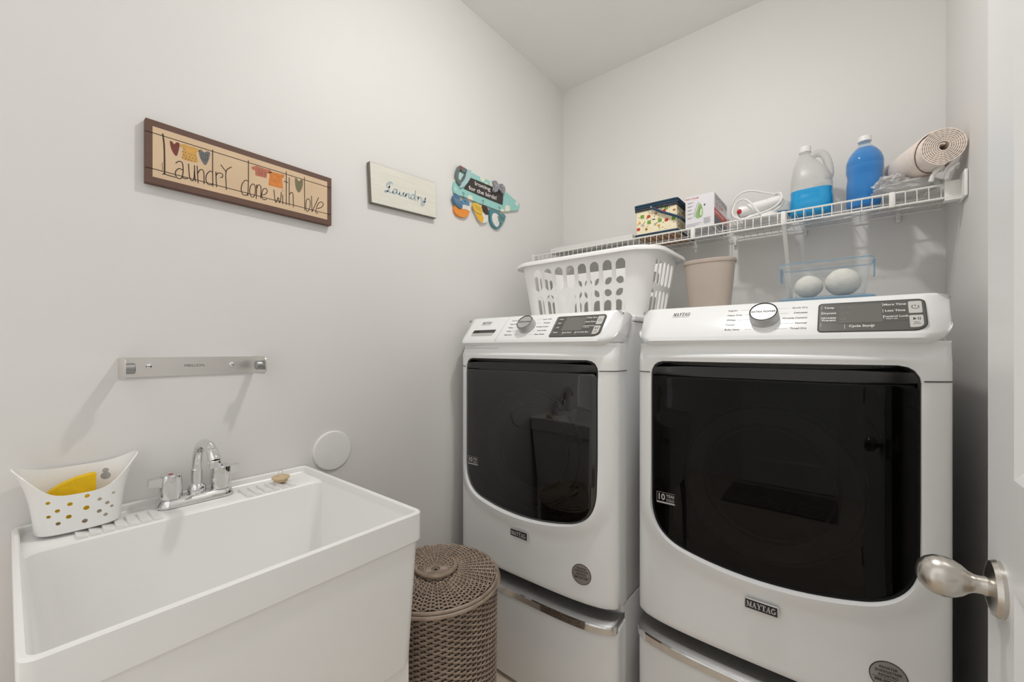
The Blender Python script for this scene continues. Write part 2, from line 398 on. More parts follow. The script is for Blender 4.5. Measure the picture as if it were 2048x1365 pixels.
S3_SHAPES= {'board': [(0.0142, 0.1088), (0.0152, 0.0648), (0.075, 0.0641), (0.1417, 0.0631), (0.2203, 0.0634), (0.3043, 0.0641), (0.3395, 0.0666), (0.4034, 0.0878), (0.4631, 0.1075), (0.4695, 0.1425), (0.4175, 0.1545), (0.3484, 0.1755), (0.2616, 0.1875), (0.157, 0.1851), (0.1116, 0.1866), (0.043, 0.1536)], 'plaque': [(0.1097, 0.161), (0.1804, 0.1634), (0.2616, 0.1651), (0.3217, 0.1661), (0.3395, 0.1613), (0.3403, 0.1269), (0.3359, 0.0977), (0.2449, 0.0973), (0.157, 0.0969), (0.0696, 0.0989), (0.0858, 0.1207)], 'iron_body': [(0.1116, 0.194), (0.1145, 0.1771), (0.1041, 0.15), (0.0786, 0.1159), (0.0482, 0.0937), (0.0412, 0.1018), (0.0588, 0.1227), (0.075, 0.1459), (0.0822, 0.1743), (0.0895, 0.1877)], 'handle': [(0.043, 0.1895), (0.084, 0.1879), (0.0822, 0.1756), (0.0571, 0.166), (0.05, 0.1739), (0.0402, 0.1686), (0.0342, 0.1507), (0.0332, 0.1325), (0.0395, 0.1243), (0.0482, 0.1258), (0.0465, 0.1034), (0.0325, 0.1068), (0.0204, 0.1183), (0.0194, 0.1433), (0.0273, 0.1739)], 'handle2': [(0.0822, 0.1743), (0.075, 0.1511), (0.0588, 0.1279), (0.0482, 0.1194), (0.0447, 0.1234), (0.0535, 0.1313), (0.066, 0.1508)], 'hole': [(0.0482, 0.1656), (0.0624, 0.1652), (0.0678, 0.1592), (0.0571, 0.1402), (0.0465, 0.1291), (0.0367, 0.1337), (0.0377, 0.1493)], 'bow_l': [(0.2574, 0.189), (0.2721, 0.195), (0.2892, 0.1848), (0.2935, 0.1705), (0.2828, 0.1446), (0.2637, 0.139), (0.2574, 0.1484), (0.2637, 0.1671)], 'bow_r': [(0.2978, 0.1832), (0.3174, 0.1949), (0.3395, 0.1873), (0.3439, 0.1626), (0.3306, 0.1501), (0.3086, 0.1579), (0.2935, 0.1677)], 'bird1': [(0.017, 0.0108), (0.0152, -0.0149), (0.029, -0.0267), (0.05, -0.0304), (0.075, -0.0276), (0.0968, -0.0148), (0.1078, 0.0064), (0.1086, 0.025), (0.1005, 0.0412), (0.0858, 0.0529), (0.0678, 0.0426), (0.043, 0.0255)], 'bird1_wing': [(-0.0001, 0.0352), (0.0033, 0.0474), (0.0187, 0.0582), (0.0325, 0.0558), (0.0465, 0.0393), (0.0571, 0.0216), (0.0578, 0.0115), (0.0482, 0.0033), (0.029, 0.0064), (0.0118, 0.017)], 'bird1_head': [(0.0553, 0.0392), (0.0678, 0.053), (0.0858, 0.0555), (0.0986, 0.0486), (0.1041, 0.037), (0.0931, 0.0287), (0.0786, 0.03), (0.0606, 0.0252)], 'bird1_belly': [(0.0571, 0.0242), (0.075, 0.0317), (0.0968, 0.0323), (0.1086, 0.0224), (0.1041, 0.008), (0.0822, 0.0102), (0.0588, 0.0066)], 'bird2': [(0.136, 0.0322), (0.1493, 0.0063), (0.1647, -0.0113), (0.1804, -0.0238), (0.2042, -0.0222), (0.2244, -0.0106), (0.2305, 0.0158), (0.2264, 0.0397), (0.2082, 0.0514), (0.1804, 0.0549), (0.157, 0.0486)], 'bird2_wing': [(0.1228, 0.0393), (0.1322, 0.0525), (0.157, 0.054), (0.1764, 0.0457), (0.1863, 0.0293), (0.1843, 0.0179), (0.1686, 0.0112), (0.1455, 0.0134), (0.1303, 0.0228)], 'bird2_body': [(0.157, 0.011), (0.1804, 0.0155), (0.1962, -0.0009), (0.1902, -0.0215), (0.1784, -0.0256), (0.157, -0.0105), (0.1436, 0.0075)], 'bird2_head': [(0.1843, 0.0505), (0.1982, 0.061), (0.2163, 0.0563), (0.2264, 0.0424), (0.2285, 0.0236), (0.2082, 0.0212), (0.1942, 0.0286), (0.1804, 0.0359)], 'bird3': [(0.2416, 0.0464), (0.2491, 0.0553), (0.2743, 0.0548), (0.3086, 0.0524), (0.3306, 0.0378), (0.3328, 0.0124), (0.3239, -0.0098), (0.3043, -0.0263), (0.2828, -0.0291), (0.2574, -0.0195), (0.2449, -0.0001), (0.2408, 0.0267)], 'bird3_belly': [(0.2574, 0.0281), (0.2743, 0.0436), (0.2999, 0.0388), (0.3108, 0.0215), (0.3086, -0.0019), (0.2935, -0.021), (0.2743, -0.0156), (0.2574, 0.0029)], 'bird3_wing': [(0.3043, 0.0313), (0.3306, 0.0551), (0.3529, 0.0462), (0.3506, 0.0355), (0.3417, 0.0203), (0.3306, 0.0076), (0.3108, 0.0029), (0.2999, 0.016)]}
# ------------------------------------------------------------------ room shell
XR, YB, YF, ZC = 1.60, 2.12, -0.25, 2.783
TH = 0.10
struct(ob('wall_left', G().box(-TH, 0, YF-TH, YB+TH, 0, ZC), WALL), 'white painted wall behind the sink and signs')
struct(ob('wall_back', G().box(0, XR, YB, YB+TH, 0, ZC), WALL), 'white painted wall behind the laundry machines')
struct(ob('wall_right', G().box(XR, XR+TH, YF-TH, YB+TH, 0, ZC), WALL), 'white painted wall beside the dryer')
struct(ob('ceiling', G().box(-TH, XR+TH, YF-TH, YB+TH, ZC, ZC+0.05), CEIL), 'flat white ceiling')
struct(ob('floor', G().box(-TH, XR+TH, YF-TH, YB+TH, -0.05, 0), FLOORM), 'beige floor')
for nm, bx in (('baseboard_left', (0, 0.012, YF, YB, 0, 0.10)), ('baseboard_back', (0.012, XR-0.012, YB-0.012, YB, 0, 0.10)),
               ('baseboard_right', (XR-0.012, XR, YF, YB, 0, 0.10))):
    struct(ob(nm, G().rbox(*bx, r=0.004), TRIM))
# hallway seen only as a reflection in the machine doors
struct(ob('floor_hall', G().box(-0.6, 2.4, -1.9, YF-TH, -0.05, 0), FLOORM))
struct(ob('wall_hall_end', G().box(-0.6, 2.4, -2.0, -1.9, 0, 2.6), WALL))

def panel_door(name, w, h, t, parent=None):
    """door leaf in the XZ plane, x 0..w, y 0..t, with two recessed panels on both faces"""
    st = 0.115; rails = (0.0, 0.22, 0.95, 1.08, h-0.13, h)
    g = G()
    g.box(0, st, 0, t, 0, h).box(w-st, w, 0, t, 0, h)
    for z0, z1 in ((0, 0.22), (0.95, 1.08), (h-0.13, h)): g.box(st, w-st, 0, t, z0, z1)
    d = ob(name, g, DOORP, parent)
    for z0, z1 in ((0.22, 0.95), (1.08, h-0.13)):
        p = G()
        for ys, yo in ((0.009, 0.0), (t-0.009, t)):
            o_ = [(st, yo, z0), (w-st, yo, z0), (w-st, yo, z1), (st, yo, z1)]
            i_ = [(st+0.02, ys, z0+0.02), (w-st-0.02, ys, z0+0.02), (w-st-0.02, ys, z1-0.02), (st+0.02, ys, z1-0.02)]
            p.loft([o_, i_], cap1=True)
        ob('panel', p, DOORP, d, angle=10)
    return d
def door_knob(parent, M):
    """knob set along local +z out of the door face"""
    ob('rose', G().lathe([(0.0, 0.0), (0.034, 0.0), (0.0345, 0.004), (0.032, 0.009), (0.022, 0.012), (0.0135, 0.013), (0.0, 0.013)], 40, M=M), NICKEL, parent)
    pr = [(0.0, 0.010), (0.0125, 0.010), (0.011, 0.018), (0.0112, 0.023), (0.0135, 0.028), (0.019, 0.034), (0.0235, 0.042), (0.0255, 0.051), (0.0245, 0.060), (0.0205, 0.068), (0.0135, 0.0745), (0.006, 0.077), (0.0, 0.0775)]
    ob('knob', G().lathe(pr, 40, M=M), NICKEL, parent)
# open door, leaf parallel to the right wall
dw = 0.900
d1 = panel_door('door_1', dw, 2.03, 0.035)
struct(d1, 'open white panel door at the right edge, folded back to the wall')
d1.matrix_world = frame((1.479, -0.050, 0.008), (0, 1, 0), (-1, 0, 0), (0, 0, 1)) @ T(0, -0.035, 0)
kd = 0.785 + 0.050
kz = 0.939 - 0.008
door_knob(d1, frame((kd, 0.035, kz), (1, 0, 0), (0, 0, -1), (0, 1, 0)))
door_knob(d1, frame((kd, 0.0, kz), (1, 0, 0), (0, 0, 1), (0, -1, 0)))
ob('latch_plate', G().rbox(dw-0.001, dw+0.0012, 0.006, 0.029, kz-0.028, kz+0.028, 0.0005), NICKEL, d1)
for z in (0.25, 1.02, 1.80):
    ob('hinge', G().tube([(0.0, 0.041, z-0.045), (0.0, 0.041, z+0.045)], 0.006, 10), NICKEL, d1)
d2 = panel_door('door_2', 0.80, 2.03, 0.035)
struct(d2, 'white panel door across the hall, seen in reflection')
d2.location = (0.55, -1.90+0.002, 0.008)
door_knob(d2, frame((0.07, 0.035, 0.95), (1, 0, 0), (0, 0, -1), (0, 1, 0)))
tr = G().rbox(0.48, 0.55, -1.9, -1.882, 0, 2.11, 0.004).rbox(1.35, 1.42, -1.9, -1.882, 0, 2.11, 0.004).rbox(0.55, 1.35, -1.9, -1.882, 2.04, 2.11, 0.004)
struct(ob('trim_3', tr, TRIM))
RUG = mat('rug_pattern', (150, 142, 136), 0.9, var=0.4, vscale=22, bump=0.3, bscale=300)
tag(ob('hall_rug', G().rbox(0.5, 1.35, -1.75, -1.2, 0.0, 0.012, 0.005), RUG), 'dark patterned rug by the hall door, seen only in the dryer door', 'rug')

# ------------------------------------------------------------------ lamps
def lamp_fixture(name, x, y, z, r, watt, label):
    t = thing(name, label, 'light', (x, y, z))
    ob('housing', G().lathe([(0, 0), (r+0.02, 0), (r+0.022, -0.012), (r+0.016, -0.03), (r, -0.032), (r, -0.02), (0, -0.02)], 48), TRIM, t)
    m = bpy.data.materials.new('lamp_glass')
    m.use_nodes = True
    bs = m.node_tree.nodes['Principled BSDF']
    bs.inputs['Base Color'].default_value = (0.9, 0.9, 0.88, 1)
    bs.inputs['Emission Color'].default_value = (1.0, 0.985, 0.96, 1)
    bs.inputs['Emission Strength'].default_value = watt
    ob('glass_dome', G().lathe([(r*math.cos(PI/2*k/10), -0.030 - r*0.42*math.sin(PI/2*k/10)) for k in range(11)], 40), m, t)
    return t
lamp_fixture('ceiling_light', 0.92, 0.98, ZC, 0.056, LAMP_E, 'round white flush ceiling light in the laundry room')
tag(ob('sprinkler_cover', G().lathe([(0, 0), (0.042, 0), (0.042, -0.003), (0.038, -0.005), (0, -0.006)], 32), CEIL, loc=(0.80, 1.72, ZC)),
    'small round painted cover plate on the ceiling', 'ceiling cover')

# ------------------------------------------------------------------ washer, dryer and pedestals
HW = 0.3525
def sup(x, n=3.0, d=0.07, hw=HW):
    a = min(1.0, abs(x)/hw)
    return d*(1 - (1 - a**n)**(1/n))
def door_outline(inset=0.0):
    hx, zt = 0.300 - inset, 0.803 - inset
    P = []
    r = 0.038
    for k in range(9):
        a = math.radians(90*k/8); P.append((hx-r+r*math.cos(a), zt-r+r*math.sin(a)))
    for k in range(9):
        a = math.radians(90+90*k/8); P.append((-hx+r+r*math.cos(a), zt-r+r*math.sin(a)))
    zb = 0.225 + inset
    def bez(s):
        out = []
        a, b, c = (s*hx, 0.375), (s*(hx-0.001), 0.278+inset), (s*0.205, zb+0.026)
        for k in range(13):
            t = k/12; out.append(((1-t)**2*a[0]+2*t*(1-t)*b[0]+t*t*c[0], (1-t)**2*a[1]+2*t*(1-t)*b[1]+t*t*c[1]))
        return out
    P += bez(-1)
    for k in range(1, 12):
        x = -0.205 + 0.41*k/12; P.append((x, zb + 0.026*(x/0.205)**2))
    P += bez(1)[::-1]
    return P
def ray_hit(poly, c, a):
    dx, dy = math.cos(a), math.sin(a); best = None
    n = len(poly)
    for i in range(n):
        x1, y1 = poly[i]; x2, y2 = poly[(i+1) % n]
        ex, ey = x2-x1, y2-y1
        den = dx*ey - dy*ex
        if abs(den) < 1e-12: continue
        t = ((x1-c[0])*ey - (y1-c[1])*ex)/den
        u = ((x1-c[0])*dy - (y1-c[1])*dx)/den
        if t > 0 and -1e-9 <= u <= 1+1e-9 and (best is None or t > best): best = t
    return (c[0]+dx*best, c[1]+dy*best)
DC = (0.0, 0.50)
ZTOP = 0.858
def angles():
    A = [2*PI*k/176 for k in range(176)]
    for cx, cz in ((HW, 0.004), (-HW, 0.004), (HW, ZTOP), (-HW, ZTOP)):
        A.append(math.atan2(cz-DC[1], cx-DC[0]) % (2*PI))
    D0 = door_outline()
    for i in (0, 4, 8, 9, 13, 17): A.append(math.atan2(D0[i][1]-DC[1], D0[i][0]-DC[0]) % (2*PI))
    return sorted(A)
ANG = angles()
def sst(t):
    t = max(0.0, min(1.0, t)); return t*t*(3-2*t)
def prof_y(z):
    """front profile in z: soft foot at the bottom, hollow under the console"""
    y = 0.0
    if z < 0.02: y += 0.008*(1 - z/0.02)**2
    y += 0.012*sst((z-0.815)/0.02) * (1 - 0.4*sst((z-0.845)/0.013))
    return y
def front_shell():
    D0 = door_outline(); RC = [(HW, 0.004), (HW, ZTOP), (-HW, ZTOP), (-HW, 0.004)]
    rings = []
    A = [ray_hit(D0, DC, a) for a in ANG]; B = [ray_hit(RC, DC, a) for a in ANG]
    def pt(x, z, s):
        wb = sst((0.50 - z)/0.22)
        y = sup(x) + prof_y(z) - 0.014*(0.25+0.75*wb)*(1 - sst(s/0.055)) + 0.004*(1-wb)*sst((z-0.7)/0.1)*(1-sst(s/0.02))
        return (x, y, z)
    r0 = [pt(x, z, 0) for x, z in A]
    rings.append([(x*0.985, y+0.045, DC[1]+(z-DC[1])*0.985) for x, y, z in r0])
    rings.append([(x*0.993, y+0.008, DC[1]+(z-DC[1])*0.993) for x, y, z in r0])
    rings.append([(x*0.998, y+0.002, DC[1]+(z-DC[1])*0.998) for x, y, z in r0])
    n = 22
    for k in range(n+1):
        t = math.sin(PI/2*k/n) if k else 0
        ring = []
        for (ax, az), (bx, bz) in zip(A, B):
            x = ax+(bx-ax)*t; z = az+(bz-az)*t
            ring.append(pt(x, z, math.hypot(x-ax, z-az)))
        rings.append(ring)
    rings.append([(x, 0.118, z) for x, y, z in rings[-1]])
    g = G().loft(rings)
    return g
def console_shell():
    """tilted control panel, rounded at its ends"""
    secs = []
    R = 0.042
    xs = [HW*math.sin(PI/2*k/28) for k in range(-28, 29)]
    for x in xs:
        e = HW - abs(x)
        q = R - math.sqrt(max(0.0, R*R - (R-e)**2)) if e < R else 0.0
        k = q/R
        ty, tz = 0.6547, 0.7559
        b = 0.010 + q*0.9
        top = 0.1283 - q*0.22
        by, bz = -0.006 + b*ty, 0.868 + b*tz
        tyy, tzz = -0.006 + top*ty, 0.868 + top*tz
        e2 = sst((abs(x)-0.297)/(HW-0.297))
        back = q*0.4 + 0.034*e2
        sec = [(x, 0.13, 0.85 + q*0.8), (x, 0.02 + q + 0.05*e2, 0.852 + q*0.8), (x, 0.003 + back*1.2, 0.858 + q*0.85), (x, -0.004 + back*1.15 + b*0.1, 0.864 + q*0.8),
               (x, by + back - 0.001, bz - 0.003), (x, by + back, bz), (x, (by+tyy)/2 + back*.8, (bz+tzz)/2), (x, tyy - 0.004 + back*.6, tzz - 0.004),
               (x, tyy + 0.003 + back*.4, tzz + 0.002), (x, tyy + 0.014, tzz + 0.0035 - k*0.004), (x, 0.13, 0.972 - q*0.25), (x, 0.165, 0.9575 - q*0.15)]
        secs.append(sec)
    return G().loft(secs, cap0=True, cap1=True)
CON_T = (0.6547, 0.7559)
CON = frame((0, -0.006, 0.868), (1, 0, 0), (0, CON_T[0], CON_T[1]), (0, -CON_T[1], CON_T[0]))   # u along x, v up the face, w outwards
MESH = {}
def shared(key, fn, m, **kw):
    if key not in MESH:
        me = fn().mesh(key, **kw)
        for mm in (m if isinstance(m, (list, tuple)) else [m]): me.materials.append(mm)
        MESH[key] = me
    return MESH[key]
def glass_y(x): return 0.004 + sup(x, 5.0, 0.05, 0.312)
ZSEAM = 0.758
def glass_panel(z0clip, z1clip, dy):
    D0 = door_outline(0.003)
    P = [(x, min(max(z, z0clip), z1clip)) for x, z in D0]
    Q = [p for i, p in enumerate(P) if i == 0 or (abs(p[0]-P[i-1][0])+abs(p[1]-P[i-1][1])) > 1e-5]
    c = (0.0, (max(p[1] for p in Q)+min(p[1] for p in Q))/2)
    A = [ray_hit(Q, c, 2*PI*k/160+0.003) for k in range(160)]
    rings = []
    for sc in (0.02, 0.25, 0.45, 0.62, 0.76, 0.86, 0.93, 0.97, 0.99, 1.0):
        rings.append([(c[0]+(x-c[0])*sc, glass_y(c[0]+(x-c[0])*sc)+dy+(0.002 if sc == 1.0 else 0), c[1]+(z-c[1])*sc) for x, z in A])
    return G().loft(rings, cap0=True)
def door_rim():
    o_ = door_outline(0.001); i_ = door_outline(0.006)
    A = [ray_hit(o_, DC, a) for a in ANG]; B = [ray_hit(i_, DC, a) for a in ANG]
    return G().loft([[(x, 0.05, z) for x, z in A], [(x, glass_y(x)+0.006, z) for x, z in A], [(x*.998, glass_y(x)+0.0035, DC[1]+(z-DC[1])*.998) for x, z in A],
                     [(x, glass_y(x)+0.0045, z) for x, z in B], [(x, glass_y(x)+0.012, z) for x, z in B]])
def machine(kind, x0, y0, label):
    glass = GLASS if kind == 'washing_machine' else GLASS_D
    t = thing(kind, label, 'washer' if kind == 'washing_machine' else 'dryer', (x0, y0, 0.40))
    ob('front_panel', shared('front_panel', front_shell, ENAMEL, angle=40), None, t)
    g = G().rbox(-HW+0.004, HW-0.004, 0.112, 0.76, 0.0, 0.935, 0.006)
    ob('cabinet', shared('cabinet', lambda: g, ENAMEL2), None, t)
    ob('top_panel', shared('top_panel', lambda: G().rbox(-HW+0.001, HW-0.001, 0.190, 0.765, 0.9365, 0.957, 0.005, 3), ENAMEL), None, t)
    con = ob('console', shared('console', console_shell, ENAMEL, angle=50), None, t)
    # seam between upper and lower front panels
    for s in (-1, 1):
        pts = [(s*x, sup(x)+prof_y(0.768)-0.0009-0.0035*(1-sst((x-0.300)/0.045)), 0.768) for x in (0.304, 0.315, 0.328, 0.338, 0.345, 0.3495, 0.3522)] + [(s*(HW+0.0004), 0.08, 0.768), (s*(HW+0.0004), 0.118, 0.768)]
        ob('panel_seam', G().tube(pts, 0.0016, 6), PANELG, t)
    # door
    d = ob('door', shared('door_rim', door_rim, GLOSSBLK), None, t)
    ob('door_glass', shared('door_glass_' + kind, lambda: glass_panel(0.0, ZSEAM, 0.0), glass, angle=50), None, d)
    ob('handle_strip', shared('handle_strip', lambda: glass_panel(ZSEAM+0.0015, 0.789, 0.0015), mat('handle_strip_grey', (38, 38, 38), 0.12, var=0.03), angle=50), None, d)
    ob('handle_pocket', shared('handle_pocket', lambda: glass_panel(0.789, 0.9, 0.012), BLACK, angle=50), None, d)
    def liner():
        i_ = door_outline(0.006)
        A = [ray_hit(i_, DC, a) for a in ANG]
        return G().loft([[(x, glass_y(x)+0.011, z) for x, z in A], [(x, 0.075, z) for x, z in A]], cap1=True)
    ob('door_liner', shared('door_liner', liner, CAVITY), None, d)
    def rings():
        g = G(); M = T(0, 0.068, 0.47) @ FRONT
        for R, r in ((0.215, 0.0035), (0.152, 0.003)):
            g.tube([(R*math.cos(2*PI*k/72), R*math.sin(2*PI*k/72), 0) for k in range(72)], r, 6, closed=True, M=M)
        g.lathe([(0.165, 0.0), (0.205, 0.012), (0.205, 0.010), (0.165, -0.002)], 72, M=M)
        return g
    ob('porthole_ring', shared('porthole_ring', rings, mat('porthole_grey', (92, 92, 90), 0.3, var=0.03)), None, d)
    # sticker on the glass
    def sticker():
        g = G(); M = T(-0.278, glass_y(-0.255)-0.002, 0.375) @ FRONT
        g.addmesh(text('10', 0.026, 'LEFT', 0.03, sx=0.9), M @ T(0.0015, 0.016, 0))
        g.addmesh(text('YEAR', 0.0125, 'LEFT', 0.02, sx=0.95), M @ T(0.0275, 0.0215, 0))
        g.addmesh(text('LIMITED PARTS', 0.0043, 'LEFT', 0.01), M @ T(0.0275, 0.0125, 0))
        g.addmesh(text('WARRANTY', 0.0062, 'LEFT', 0.01), M @ T(0.0275, 0.0075, 0))
        for a in ((0, 0.060, -0.002, 0.003), (0, 0.0008, 0.003, 0.031), (0.0592, 0.06, 0.003, 0.031), (0, 0.06, 0.0302, 0.031)):
            g.box(a[0], a[1], a[2], a[3], 0, 0.0002, M=M)
        return g
    ob('warranty_sticker', shared('warranty_sticker', sticker, mat('sticker_grey', (178, 177, 174), 0.4, var=0.02)), None, d)
    # badge below the door
    bz = 0.170
    by = -0.010 - 0.004
    b = ob('name_badge', shared('name_badge', lambda: G().rbox(-0.038, 0.038, by-0.001, by+0.006, bz-0.0135, bz+0.0135, 0.0012), CHROME), None, t)
    ob('badge_field', shared('badge_field', lambda: G().box(-0.036, 0.036, by-0.0014, by, bz-0.0115, bz+0.0115), mat('badge_navy', (28, 30, 42), 0.3, var=0.03)), None, b)
    def badge():
        w_, W_ = slab_word('MAYTAG', 0.0145, 0.0)
        g = G(); me = w_.mesh('w')
        return g.addmesh(me, T(-0.033, by-0.0015, bz-0.0072) @ FRONT @ Matrix.Diagonal((0.066/W_, 1, 1, 1)))
    ob('badge_lettering', shared('badge_lettering', badge, mat('badge_silver', (205, 203, 200), 0.35, var=0.02)), None, b)
    # round registration sticker
    sx_, sz_ = 0.245, 0.100
    sy_ = sup(sx_) - 0.0012
    slope = (sup(sx_+0.01)-sup(sx_-0.01))/0.02
    SM = T(sx_, sy_, sz_) @ Matrix.Rotation(math.atan(slope), 4, 'Z') @ FRONT
    st = ob('round_sticker', shared('round_sticker', lambda: G().lathe([(0, 0.0007), (0.0335, 0.0007), (0.0335, -0.004)], 40, M=SM), mat('sticker_silver', (186, 182, 178), 0.3, 0.7, var=0.04, vscale=40)), None, t)
    def stx():
        g = G()
        for s_, h_, v_ in (('REGISTER', .0075, .0185), ('ENREGISTRER', .0075, .0095), ('REGISTRO', .0075, .0005), ('888-500-2387', .0085, -.0115)):
            g.addmesh(text(s_, h_, 'CENTER', 0.02), SM @ T(0, v_, 0.001))
        g.box(-0.029, 0.029, -0.0055, -0.0048, 0.0008, 0.0011, M=SM)
        g.lathe([(0.0318, 0.0009), (0.0335, 0.0009), (0.0337, 0.0006)], 40, M=SM)
        return g
    ob('sticker_lettering', shared('sticker_lettering', stx, INK), None, st)
    # console details
    w_, W_ = slab_word('MAYTAG', 0.0125, 0.28)
    g = G().addmesh(w_.mesh('w'), CON @ T(-0.247, 0.0955, 0.0004) @ Matrix.Diagonal((0.050/W_, 1, 1, 1)))
    g.addmesh(text('COMMERCIAL TECHNOLOGY', 0.0036, 'CENTER'), CON @ T(-0.2215, 0.0905, 0.0004))
    ob('logo_lettering', g, INK, con)
    kn = ob('knob', shared('knob', lambda: G().lathe([(0, 0.026), (0.0295, 0.026), (0.0312, 0.0275), (0.0325, 0.0265), (0.0335, 0.022), (0.0345, 0.006), (0.0345, 0.0), (0, 0)], 48, M=CON @ T(0, 0.071, 0)), KNOBM, angle=30), None, con)
    ob('knob_ring', shared('knob_ring', lambda: G().lathe([(0.0295, 0.0263), (0.0318, 0.0281), (0.0325, 0.0268)], 48, M=CON @ T(0, 0.071, 0)), BLACK), None, kn)
    ob('knob_lettering', shared('knob_lettering', lambda: G().addmesh(text('EXTRA POWER', 0.0082, 'CENTER', 0.02, 0.15), CON @ T(0, 0.071, 0.0262)), INK), None, kn)
    lab = (['Regular', 'Heavy Duty', 'Whites', 'Towels', 'Bulky Items'], ['Quick Dry', 'Delicates', 'Wrinkle Control', 'Normal', 'Timed Dry']) if kind == 'tumble_dryer' else \
          (['Normal / Regular', 'Heavy Duty', 'Whites', 'Towels', 'Bulky Items'], ['Quick Wash', 'Delicates', 'Wrinkle Control', 'Drain & Spin', 'Clean Washer'])
    for k in range(5):
        v = 0.106 - 0.0185*k
        x1 = 0.0355 if k in (1, 2, 3) else 0.026
        ob('cycle_label', G().addmesh(text(lab[0][k], 0.0078, 'LEFT', 0.012), CON @ T(-0.092, v, 0.0004)), INK, con)
        ob('cycle_label', G().addmesh(text(lab[1][k], 0.0078, 'RIGHT', 0.012), CON @ T(0.094, v-0.001, 0.0004)), INK, con)
        ob('cycle_pointer', G().box(-0.092+0.0045*len(lab[0][k]), -x1, v-0.0003, v+0.0003, 0, 0.0004, M=CON), INKL, con)
        ob('cycle_pointer', G().box(x1, 0.094-0.0045*len(lab[1][k]), v-0.0013, v-0.0007, 0, 0.0004, M=CON), INKL, con)
    pn = ob('control_panel', shared('control_panel', lambda: G().loft([R3(rr(0.118, 0.308, 0.017, 0.111, [0.012, 0.008, 0.008, 0.022], 5), w) for w in (0, 0.0018)] , cap1=True, M=CON), PANELG), None, con)
    ob('display', shared('display', lambda: G().prism([(0.158, 0.042), (0.236, 0.042), (0.236, 0.104), (0.158, 0.104)], 0.0015, 0.0024, M=CON), PANELD), None, pn)
    ob('panel_outline', shared('panel_outline', lambda: G().tube([(u, v, 0.0012) for u, v in rr(0.1172, 0.3088, 0.0162, 0.1118, [0.012, 0.008, 0.008, 0.022], 5)], 0.0012, 6, closed=True, M=CON), mat('panel_edge', (52, 51, 50), 0.3, var=0.03)), None, pn)
    for nm, v0, v1, rs in (('power_button', 0.066, 0.104, [0.004]*4), ('start_button', 0.0225, 0.060, [0.003, 0.003, 0.003, 0.012])):
        bt = ob(nm, shared(nm, lambda: G().loft([R3(rr(0.281, 0.3035, v0, v1, rs, 4), 0.001), R3(rr(0.281, 0.3035, v0, v1, rs, 4), 0.0035), R3(rr(0.2818, 0.3027, v0+0.0008, v1-0.0008, rs, 4), 0.0042)], cap1=True, M=CON), BUTTON), None, pn)
        def icon():
            g = G()
            if nm == 'power_button':
                c = (0.2922, 0.085)
                g.ribbon([(c[0]+0.0058*math.cos(math.radians(a)), c[1]+0.0058*math.sin(math.radians(a))) for a in range(125, 416, 20)], 0.0011, 0.0042, 0.0046, M=CON)
                g.box(c[0]-0.0005, c[0]+0.0005, c[1]+0.001, c[1]+0.007, 0.0042, 0.0046, M=CON)
            else:
                g.prism([(0.2868, 0.044), (0.2868, 0.052), (0.2925, 0.048)], 0.0042, 0.0046, M=CON)
                for u in (0.2945, 0.2975): g.box(u, u+0.0012, 0.044, 0.052, 0.0042, 0.0046, M=CON)
                g.addmesh(text('Start', 0.0042), CON @ T(0.2922, 0.0375, 0.0044)); g.addmesh(text('3s Hold', 0.0036), CON @ T(0.2922, 0.0325, 0.0044))
            return g
        ob('button_icon', shared(nm+'_icon', icon, INK), None, bt)
    g = G()
    if kind == 'tumble_dryer':
        words = [('Temp', .0085, .138, .0965), ('Dryness', .0085, .138, .0775), ('Wrinkle', .0085, .138, .0610), ('Prevent', .0085, .138, .0530), ('Cycle Signal', .0095, .199, .0320),
                 ('More Time', .0085, .2585, .0980), ('Less Time', .0085, .2585, .0780), ('Control Lock', .0078, .2585, .0595), ('Hold 3 sec.', .0045, .2525, .0525)]
    else:
        words = [('Temp', .0075, .138, .0985), ('Spin', .0075, .138, .0800), ('Soil', .0075, .138, .0590), ('Steam', .0075, .138, .0360), ('Cycle Signal', .0075, .184, .0340), ('12 Hr Fresh Spin', .0075, .240, .0340),
                 ('Delay Start', .0078, .2585, .1000), ('Extra Rinse', .0078, .2585, .0810), ('Control Lock', .0072, .2585, .0620), ('Hold 3 sec.', .0045, .2525, .0555)]
    for s_, h_, u_, v_ in words: ob('panel_label', G().addmesh(text(s_, h_, 'CENTER', 0.02), CON @ T(u_, v_, 0.0021)), WHITEINK, pn)
    ticks = [(0.1225, 0.1230, v-0.007, v+0.006) for v in (0.0985, 0.0795, 0.0595, 0.0395)] + [(u, u+0.0006, 0.024, 0.038) for u in (0.168, 0.217)] + [(0.2375, 0.2382, v-0.005, v+0.006) for v in (0.098, 0.078, 0.058)]
    for a in ticks: ob('panel_tick', G().box(*a, 0.0018, 0.0021, M=CON), WHITEINK, pn)
    g = G()
    for u, v, s_ in ((0.165, 0.094, 'Hot'), (0.178, 0.094, 'Med'), (0.165, 0.075, 'Low'), (0.176, 0.075, 'More'), (0.165, 0.054, '00:00')):
        g.addmesh(text(s_, 0.0045), CON @ T(u, v, 0.0026))
    ob('display_lettering', g, mat('faint_ink', (142, 141, 137), 0.4, var=0.02), pn)
    for v in (0.0885, 0.069, 0.0455):
        for a, b2 in ((0.122, 0.155), (0.240, 0.277)): ob('panel_groove', G().box(a, b2, v-0.0004, v+0.0004, 0.0018, 0.0020, M=CON), mat('groove_grey', (70, 69, 67), 0.4, var=0.02), pn)
